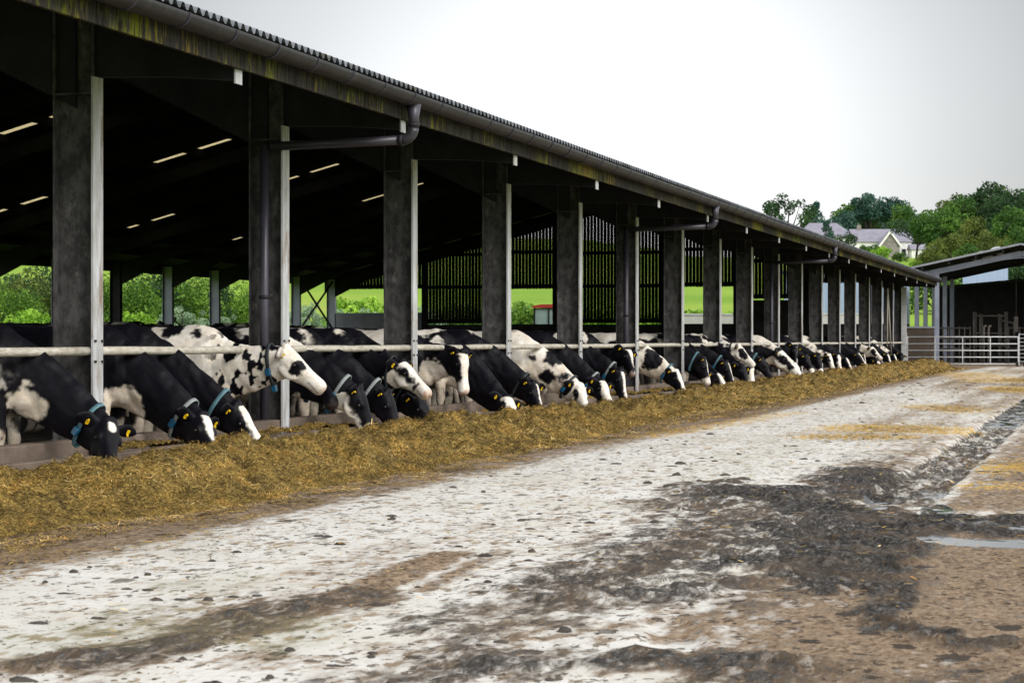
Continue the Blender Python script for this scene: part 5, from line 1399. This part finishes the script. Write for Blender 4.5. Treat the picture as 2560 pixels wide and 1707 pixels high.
# stone gabled porch
xa, ze = xz(2190, 617); xb, _ = xz(2237, 617); xm, zr = xz(2209, 583)
hb(MB().prism([(xa, -3), (xb, -3), (xb, ze), ((xa + xb) / 2, zr - 0.2), (xa, ze)], 'y', -6.5, -2.55), 'porch', M['stone'])
m = MB(); c = (xa + xb) / 2
m.bar((xa - 0.4, -6.7, ze - 0.25), (c, -6.7, zr), 0.5, 0.42).bar((xb + 0.4, -6.7, ze - 0.25), (c, -6.7, zr), 0.5, 0.42)
hb(m, 'bargeboard', M['whitewall'])
m = MB().bar((xa - 0.4, -4.6, ze - 0.05), (c, -4.6, zr + 0.15), 4.3, 0.2, (0, 0, 1)).bar((xb + 0.4, -4.6, ze - 0.05), (c, -4.6, zr + 0.15), 4.3, 0.2, (0, 0, 1)); hb(m, 'porch_roof', M['slate'])
for (wx, wy) in ((2050, 606), (2085, 606), (2118, 606), (2160, 628), (2255, 630), (2180, 628)):
    a, b = xz(wx, wy); yy = -0.06 if wx < 2125 else -2.56
    f = hb(MB().box((a - 0.62, yy, b - 0.75), (a + 0.62, yy + 0.03, b + 0.75)), 'window', M['whitewall'])
    MB().box((a - 0.5, yy - 0.03, b - 0.62), (a + 0.5, yy - 0.005, b + 0.62)).build('pane', M['glassdark'], f)
# lower annexe
xa, ze = xz(2262, 628); xb, _ = xz(2318, 640)
an = empty('cream_outbuilding', (hx.x, hx.y, gz), TH); props(an, 'cream walled outbuilding with a low roof right of the farmhouse porch', 'outbuilding')
MB().box((xa, -9, -4), (xb, -4, ze)).build('wall', M['whitewall'], an); MB().prism([(-9.4, ze), (-3.6, ze), (-6.5, ze + 1.4)], 'x', xa - 0.3, xb + 0.3).build('roof', M['slate'], an)

# ------------------------------------------------------------------ trees and bushes
def leaf_cloud(centres, radii, n, size, rs, flat=0.75, tonek=None):
    """many small leaf faces filling clumps: returns quads + tone"""
    centres = np.array(centres); radii = np.array(radii)
    w_ = radii ** 2; k = rs.choice(len(centres), n, p=w_ / w_.sum())
    d = rs.randn(n, 3); d /= np.linalg.norm(d, axis=1)[:, None]
    rr = radii[k] * (0.45 + 0.6 * rs.rand(n) ** 0.5)
    c = centres[k] + d * rr[:, None] * np.array([1, 1, flat])
    a = nrm_rows(rs.randn(n, 3) + d * 0.8); b = nrm_rows(np.cross(a, rs.randn(n, 3)))
    e = np.cross(a, b)
    L = size * (0.6 + 0.9 * rs.rand(n)); W = L * (0.45 + 0.3 * rs.rand(n))
    V = np.stack([c - b * L[:, None] / 2, c + e * W[:, None] / 2, c + b * L[:, None] / 2, c - e * W[:, None] / 2], 1).reshape(-1, 3)
    ct = rs.rand(len(centres))
    tone = np.clip(0.55 * ct[k] + 0.45 * rs.rand(n), 0, 1)
    return V, np.repeat(tone, 4)
def nrm_rows(a): return a / (np.linalg.norm(a, axis=1)[:, None] + 1e-9)

def crown_clumps(style, h, w_, rs):
    C, Rd = [], []
    if style == 'round':
        for _ in range(34):
            d = rs.randn(3); d /= np.linalg.norm(d); r = 0.55 + 0.45 * rs.rand()
            C.append((d[0] * w_ / 2 * r * 0.85, d[1] * w_ / 2 * r * 0.85, h * 0.58 + d[2] * h * 0.38 * r)); Rd.append(w_ * (0.10 + 0.10 * rs.rand()))
    elif style == 'tall':                                      # bare stem, crown high up
        for _ in range(24):
            d = rs.randn(3); d /= np.linalg.norm(d); r = 0.5 + 0.5 * rs.rand()
            C.append((d[0] * w_ / 2 * r * 0.8, d[1] * w_ / 2 * r * 0.8, h * 0.76 + d[2] * h * 0.21 * r)); Rd.append(w_ * (0.11 + 0.10 * rs.rand()))
    elif style == 'open':                                      # loose tree, sky between the limbs
        for _ in range(40):
            d = rs.randn(3); d /= np.linalg.norm(d); r = 0.75 + 0.3 * rs.rand()
            C.append((d[0] * w_ / 2 * r * 0.9, d[1] * w_ / 2 * r * 0.9, h * 0.60 + d[2] * h * 0.36 * r)); Rd.append(w_ * (0.065 + 0.06 * rs.rand()))
    elif style == 'conifer':
        for _ in range(46):
            f = rs.rand() ** 1.2; a = rs.rand() * 6.28; r = (1 - f) * w_ / 2 * (0.6 + 0.4 * rs.rand())
            C.append((math.cos(a) * r, math.sin(a) * r, h * (0.14 + 0.84 * f))); Rd.append(w_ * (0.06 + 0.12 * (1 - f) * rs.rand() + 0.03))
    elif style == 'pine':                                      # leaning, flat tiers
        for _ in range(26):
            a = rs.rand() * 6.28; r = w_ / 2 * rs.rand() ** 0.5
            C.append((math.cos(a) * r, math.sin(a) * r, h * (0.62 + 0.34 * rs.rand()) - 0.12 * r)); Rd.append(w_ * (0.09 + 0.07 * rs.rand()))
    elif style == 'bush':
        for _ in range(30):
            a = rs.rand() * 6.28; r = w_ / 2 * rs.rand() ** 0.5 * 0.85; t = rs.rand() ** 0.7
            C.append((math.cos(a) * r, math.sin(a) * r, h * (0.12 + 0.74 * t) * (1 - 0.35 * (2 * r / w_) ** 2))); Rd.append(min(w_, h) * (0.13 + 0.10 * rs.rand()))
    elif style == 'willow':
        for _ in range(26):
            a = rs.rand() * 6.28; r = w_ / 2 * rs.rand() ** 0.5 * 0.9; t = rs.rand()
            C.append((math.cos(a) * r, math.sin(a) * r, h * (0.1 + 0.85 * t) * (1 - 0.3 * (2 * r / w_)))); Rd.append(min(w_, h) * (0.07 + 0.08 * rs.rand()))
    return C, Rd

PROTO = {}
def plant_meshes(style, h, w_, nleaf, size, seed):
    rs = np.random.RandomState(seed)
    C, Rd = crown_clumps(style, h, w_, rs)
    V, tone = leaf_cloud(C, Rd, nleaf, size, rs, 0.55 if style == 'pine' else 0.8)
    if style in ('willow',):
        V[:, 2] = np.maximum(V[:, 2], 0)
    F = np.arange(len(V)).reshape(-1, 4)
    crown = np_mesh('crown', V, F, {'tone': ('FLOAT', 'POINT', tone)}, False)
    m = MB(); b = 0.028 * h if style not in ('bush', 'willow') else 0.03 * h
    lean = 0.10 * h if style == 'pine' else 0.02 * h
    top = (lean, 0, h * (0.9 if style in ('conifer',) else 0.72))
    m.tube([(0, 0, -0.6), (0.1 * lean, 0, h * 0.12), (0.5 * lean, 0.02 * h, h * 0.42), top], [b * 1.2, b, b * 0.75, b * 0.25], 8)
    for i in range(9 if style not in ('bush', 'willow') else 6):
        c = np.array(C[(i * 3) % len(C)]); f = 0.3 + 0.35 * rs.rand() if style not in ('bush', 'willow') else 0.05
        s0 = np.array([0.5 * lean * f * 2, 0.01 * h, h * f]); mid = s0 * 0.5 + c * 0.5 + np.array([0, 0, -0.04 * h])
        m.tube([tuple(s0), tuple(mid), tuple(c)], [b * 0.5, b * 0.33, b * 0.10], 6)
    trunk = bpy.data.meshes.new('trunk'); trunk.from_pydata(m.v, [], m.f); trunk.polygons.foreach_set('use_smooth', m.sm); trunk.materials.append(M['bark'])
    return trunk, crown

def plant(name, cat, label, group, key, leaf, loc, h, rz):
    """a tree or bush: trunk and crown parts; crowns of one kind share mesh data"""
    style, ph, pw, nl, sz, seed = key
    kk = key + (leaf,)
    if kk not in PROTO:
        tk, cr_ = plant_meshes(*key); cr_.materials.append(M[leaf]); PROTO[kk] = (tk, cr_)
    tk, cr_ = PROTO[kk]
    o = empty(name, loc, rz); k = h / ph; o.scale = (k, k, k)
    props(o, label, cat, group)
    for nm, me in (('trunk', tk), ('crown', cr_)):
        c = bpy.data.objects.new(nm, me); COL.objects.link(c); c.parent = o
    return o

ROUND = ('round', 12.0, 12.0, 5200, 0.58, 1); ROUND2 = ('round', 12.0, 10.5, 5200, 0.56, 2); TALL = ('tall', 14.0, 7.5, 3200, 0.50, 3)
OPEN = ('open', 12.0, 12.0, 3600, 0.46, 4); CONI = ('conifer', 13.0, 10.0, 4200, 0.5, 5); PINE = ('pine', 10.0, 13.0, 2000, 0.48, 6)
BUSH = ('bush', 4.0, 5.0, 5200, 0.17, 7); BUSH2 = ('bush', 4.0, 4.4, 5200, 0.16, 8); WILL = ('willow', 3.0, 3.6, 3800, 0.12, 9); SHRUB = ('bush', 4.0, 6.0, 2600, 0.32, 10)

rs_t = random.Random(21)
def tree_px(x, ytop, t, key, leaf, name, cat, label, group, ybase=None):
    p = px(x, 851, t=t); g = float(terrain_h(np.array([p.x]), np.array([p.y]))[0])
    if ybase is not None: g = max(g, px(x, ybase, t=t).z)
    h = max(px(x, ytop, t=t).z - g, 0.6)
    plant(name, cat, label, group, key, leaf, (p.x, p.y, g), h, rs_t.random() * 6.28)

GT = 'trees on the hill'
# src px: x, top y, distance
tree_px(1970, 492, 560, OPEN, 'leaf_deep', 'broadleaf_tree', 'tree', 'loose open tree at the left end of the hilltop, sky between its limbs', GT)
for x, y, t, key, leaf, lab in [
    (2040, 506, 590, CONI, 'leaf_blue', 'dark blue green conifer behind the left end of the farmhouse roof'),
    (2085, 522, 575, ROUND, 'leaf_blue', 'dark rounded tree above the farmhouse main roof'),
    (2112, 520, 600, ROUND2, 'leaf_deep', 'dark tree behind the middle of the farmhouse main roof'),
    (2132, 506, 590, ROUND2, 'leaf_mid', 'mid green tree just left of the tallest hilltop tree'),
    (2170, 478, 580, TALL, 'leaf_blue', 'tallest hilltop tree, a blue green crown on a bare stem'),
    (2196, 534, 610, ROUND2, 'leaf_deep', 'shorter dark tree between the two tall bare stemmed trees'),
    (2232, 486, 580, TALL, 'leaf_blue', 'second tall bare stemmed tree, right of the tallest one'),
    (2262, 522, 600, OPEN, 'leaf_blue', 'dark thin tree right of the second tall bare stemmed tree'),
    (2290, 506, 560, ROUND, 'leaf_mid', 'rounded green tree behind the leaning pine'),
    (2150, 545, 610, SHRUB, 'leaf_deep', 'dark bushy growth under the tallest hilltop tree')]:
    tree_px(x, y, t, key, leaf, 'conifer_tree' if key is CONI else 'broadleaf_tree', 'tree', lab, GT)
tree_px(2066, 553, 470, CONI, 'leaf_blue', 'conifer_tree', 'tree', 'small blue green conifer in front of the farmhouse main roof', GT)
tree_px(2115, 583, 455, OPEN, 'leaf_deep', 'broadleaf_tree', 'tree', 'small spreading tree in front of the white wing of the farmhouse', GT)
tree_px(2290, 540, 440, PINE, 'leaf_deep', 'pine_tree', 'tree', 'leaning flat topped pine right of the farmhouse porch', GT)
for i, (x, y, t, key, leaf, lab) in enumerate([
    (2345, 508, 420, ROUND, 'leaf_mid', 'bright rounded tree right of the leaning pine'),
    (2395, 498, 430, ROUND2, 'leaf_mid', 'dense green tree below the dark wood, right of the pine'),
    (2408, 492, 470, OPEN, 'leaf_olive', 'yellowish topped tree at the left edge of the dark wood'),
    (2450, 474, 450, ROUND, 'leaf_deep', 'dark dome shaped tree left of the tallest dark tree'),
    (2492, 462, 440, ROUND2, 'leaf_deep', 'tallest dark tree on the right skyline'),
    (2532, 466, 430, ROUND, 'leaf_deep', 'dark tree on the skyline near the right edge'),
    (2572, 478, 420, ROUND2, 'leaf_deep', 'dark tree cut by the right edge of the picture'),
    (2468, 535, 380, ROUND, 'leaf_deep', 'shadowy green tree below the tallest dark tree'),
    (2535, 520, 370, ROUND2, 'leaf_mid', 'green tree below the skyline at the right edge'),
    (2425, 545, 350, ROUND2, 'leaf_olive', 'olive green tree in the middle of the right slope'),
    (2375, 580, 330, ROUND, 'leaf_olive', 'olive green spreading tree below the bright rounded tree'),
    (2490, 575, 320, ROUND, 'leaf_olive', 'olive green tree above the canopy roof ridge'),
    (2560, 570, 310, ROUND2, 'leaf_mid', 'green tree above the right end of the canopy roof'),
    (2330, 612, 290, ROUND, 'leaf_olive', 'olive tree above the left slope of the canopy roof'),
    (2420, 612, 280, ROUND2, 'leaf_mid', 'green tree just over the canopy roof vent'),
    (2500, 620, 265, SHRUB, 'leaf_mid', 'bushy green growth hidden behind the canopy ridge'),
    (2200, 612, 420, SHRUB, 'leaf_bright', 'bright green bushes below the farmhouse porch'),
    (2250, 628, 400, SHRUB, 'leaf_mid', 'mid green hedge bush below the cream outbuilding'),
    (2300, 645, 300, SHRUB, 'leaf_bright', 'bright green bush above the far end of the barn roof'),
    (2245, 655, 320, SHRUB, 'leaf_bright', 'bright bush peeping over the barn gutter below the farmhouse'),
    (2170, 606, 430, SHRUB, 'leaf_mid', 'green shrub left of the bright bushes below the farmhouse'),
    (2340, 668, 180, SHRUB, 'leaf_mid', 'green bush behind the barn end, left under the canopy'),
    (2400, 680, 190, SHRUB, 'leaf_deep', 'dark bush seen under the canopy left of the pale blue panel'),
    (2545, 640, 200, SHRUB, 'leaf_deep', 'dark bush seen under the canopy right of the pale blue panel')]):
    tree_px(x, y, t, key, leaf, 'bush' if key is SHRUB else 'broadleaf_tree', 'bush' if key is SHRUB else 'tree', lab, GT)

GB = 'bushes beyond the barn'
for (x, y, t, key, leaf, lab) in [
    (18, 690, 96, BUSH, 'leaf_bush', 'leafy green bush at the left edge beyond the barn'),
    (78, 677, 99, BUSH2, 'leaf_olive', 'olive bush left of the first far post beyond the barn'),
    (112, 644, 103, BUSH, 'leaf_deep', 'tall dark bush behind the first far post'),
    (62, 764, 92, SHRUB, 'leaf_bright', 'low bright green shrub under the left bushes'),
    (210, 682, 104, BUSH2, 'leaf_bush', 'bush mostly hidden behind the nearest column'),
    (298, 662, 106, BUSH, 'leaf_bush', 'big leafy bush right of the nearest column'),
    (360, 650, 109, BUSH2, 'leaf_deep', 'dark leafy bush filling the second far opening'),
    (345, 770, 98, SHRUB, 'leaf_bright', 'low bright shrub under the big leafy bush'),
    (440, 667, 110, BUSH, 'leaf_bush', 'green bush between the third and fourth far posts'),
    (490, 677, 113, BUSH2, 'leaf_deep', 'dark green bush behind the grey willow'),
    (455, 752, 104, WILL, 'leaf_grey', 'grey green willow bush in the middle far opening'),
    (560, 697, 116, BUSH, 'leaf_bush', 'rounded green bush under the bright field, left of the second column'),
    (596, 737, 118, SHRUB, 'leaf_bright', 'pale green bush just left of the second column'),
    (545, 767, 108, WILL, 'leaf_grey', 'pale grey willow shrub below the rounded green bush'),
    (620, 712, 122, BUSH2, 'leaf_bright', 'bright bush hidden behind the second column'),
    (770, 741, 120, WILL, 'leaf_grey', 'feathery grey shrub behind the crossed braces'),
    (720, 758, 118, WILL, 'leaf_grey', 'small grey shrub left of the crossed braces'),
    (880, 728, 128, SHRUB, 'leaf_bright', 'yellow green bush above the pale gable panel'),
    (860, 761, 122, WILL, 'leaf_grey', 'grey shrub along the pale gable panel, left part'),
    (930, 756, 123, WILL, 'leaf_grey', 'grey shrub along the pale gable panel, middle part'),
    (1000, 758, 124, WILL, 'leaf_grey', 'grey shrub along the pale gable panel, right part'),
    (1060, 748, 126, WILL, 'leaf_grey', 'grey shrub at the edge of the dark boarding'),
    (1150, 746, 128, SHRUB, 'leaf_bush', 'green shrub behind the dark boarded bay'),
    (1296, 741, 125, SHRUB, 'leaf_bush', 'green bush left of the tractor cab'),
    (1368, 744, 127, WILL, 'leaf_grey', 'grey green shrub right of the tractor cab'),
    (1440, 748, 126, SHRUB, 'leaf_bright', 'bright shrub behind the tall dark boarding'),
    (1560, 751, 122, SHRUB, 'leaf_bright', 'bright shrub behind the boarding beside the fifth column'),
    (1690, 758, 118, SHRUB, 'leaf_bright', 'leafy bright green bush above the white yard wall, left part'),
    (1745, 761, 117, SHRUB, 'leaf_bush', 'leafy green bush above the white yard wall, middle part'),
    (1810, 758, 116, SHRUB, 'leaf_bright', 'flowering pale bush above the white yard wall, right part')]:
    tree_px(x, y, t, key, leaf, 'bush', 'bush', lab, GB)

# hedge across the field on the left
p0, p1 = px(-60, 640, t=330), px(140, 640, t=330)
rs = np.random.RandomState(3)
n = 26
C = []
for k in range(n):
    f = k / (n - 1); x, y = p0.x + (p1.x - p0.x) * f, p0.y + (p1.y - p0.y) * f
    C.append((x, y, float(terrain_h(np.array([x]), np.array([y]))[0]) + 1.0))
V, tone = leaf_cloud(C, [1.1] * n, 5000, 0.5, rs, 0.9)
o = link_mesh('hedge', np_mesh('hedge', V, np.arange(len(V)).reshape(-1, 4), {'tone': ('FLOAT', 'POINT', tone)}, False), M['leaf_blue'])
props(o, 'dark hedge line crossing the bright field at the upper left', 'hedge')
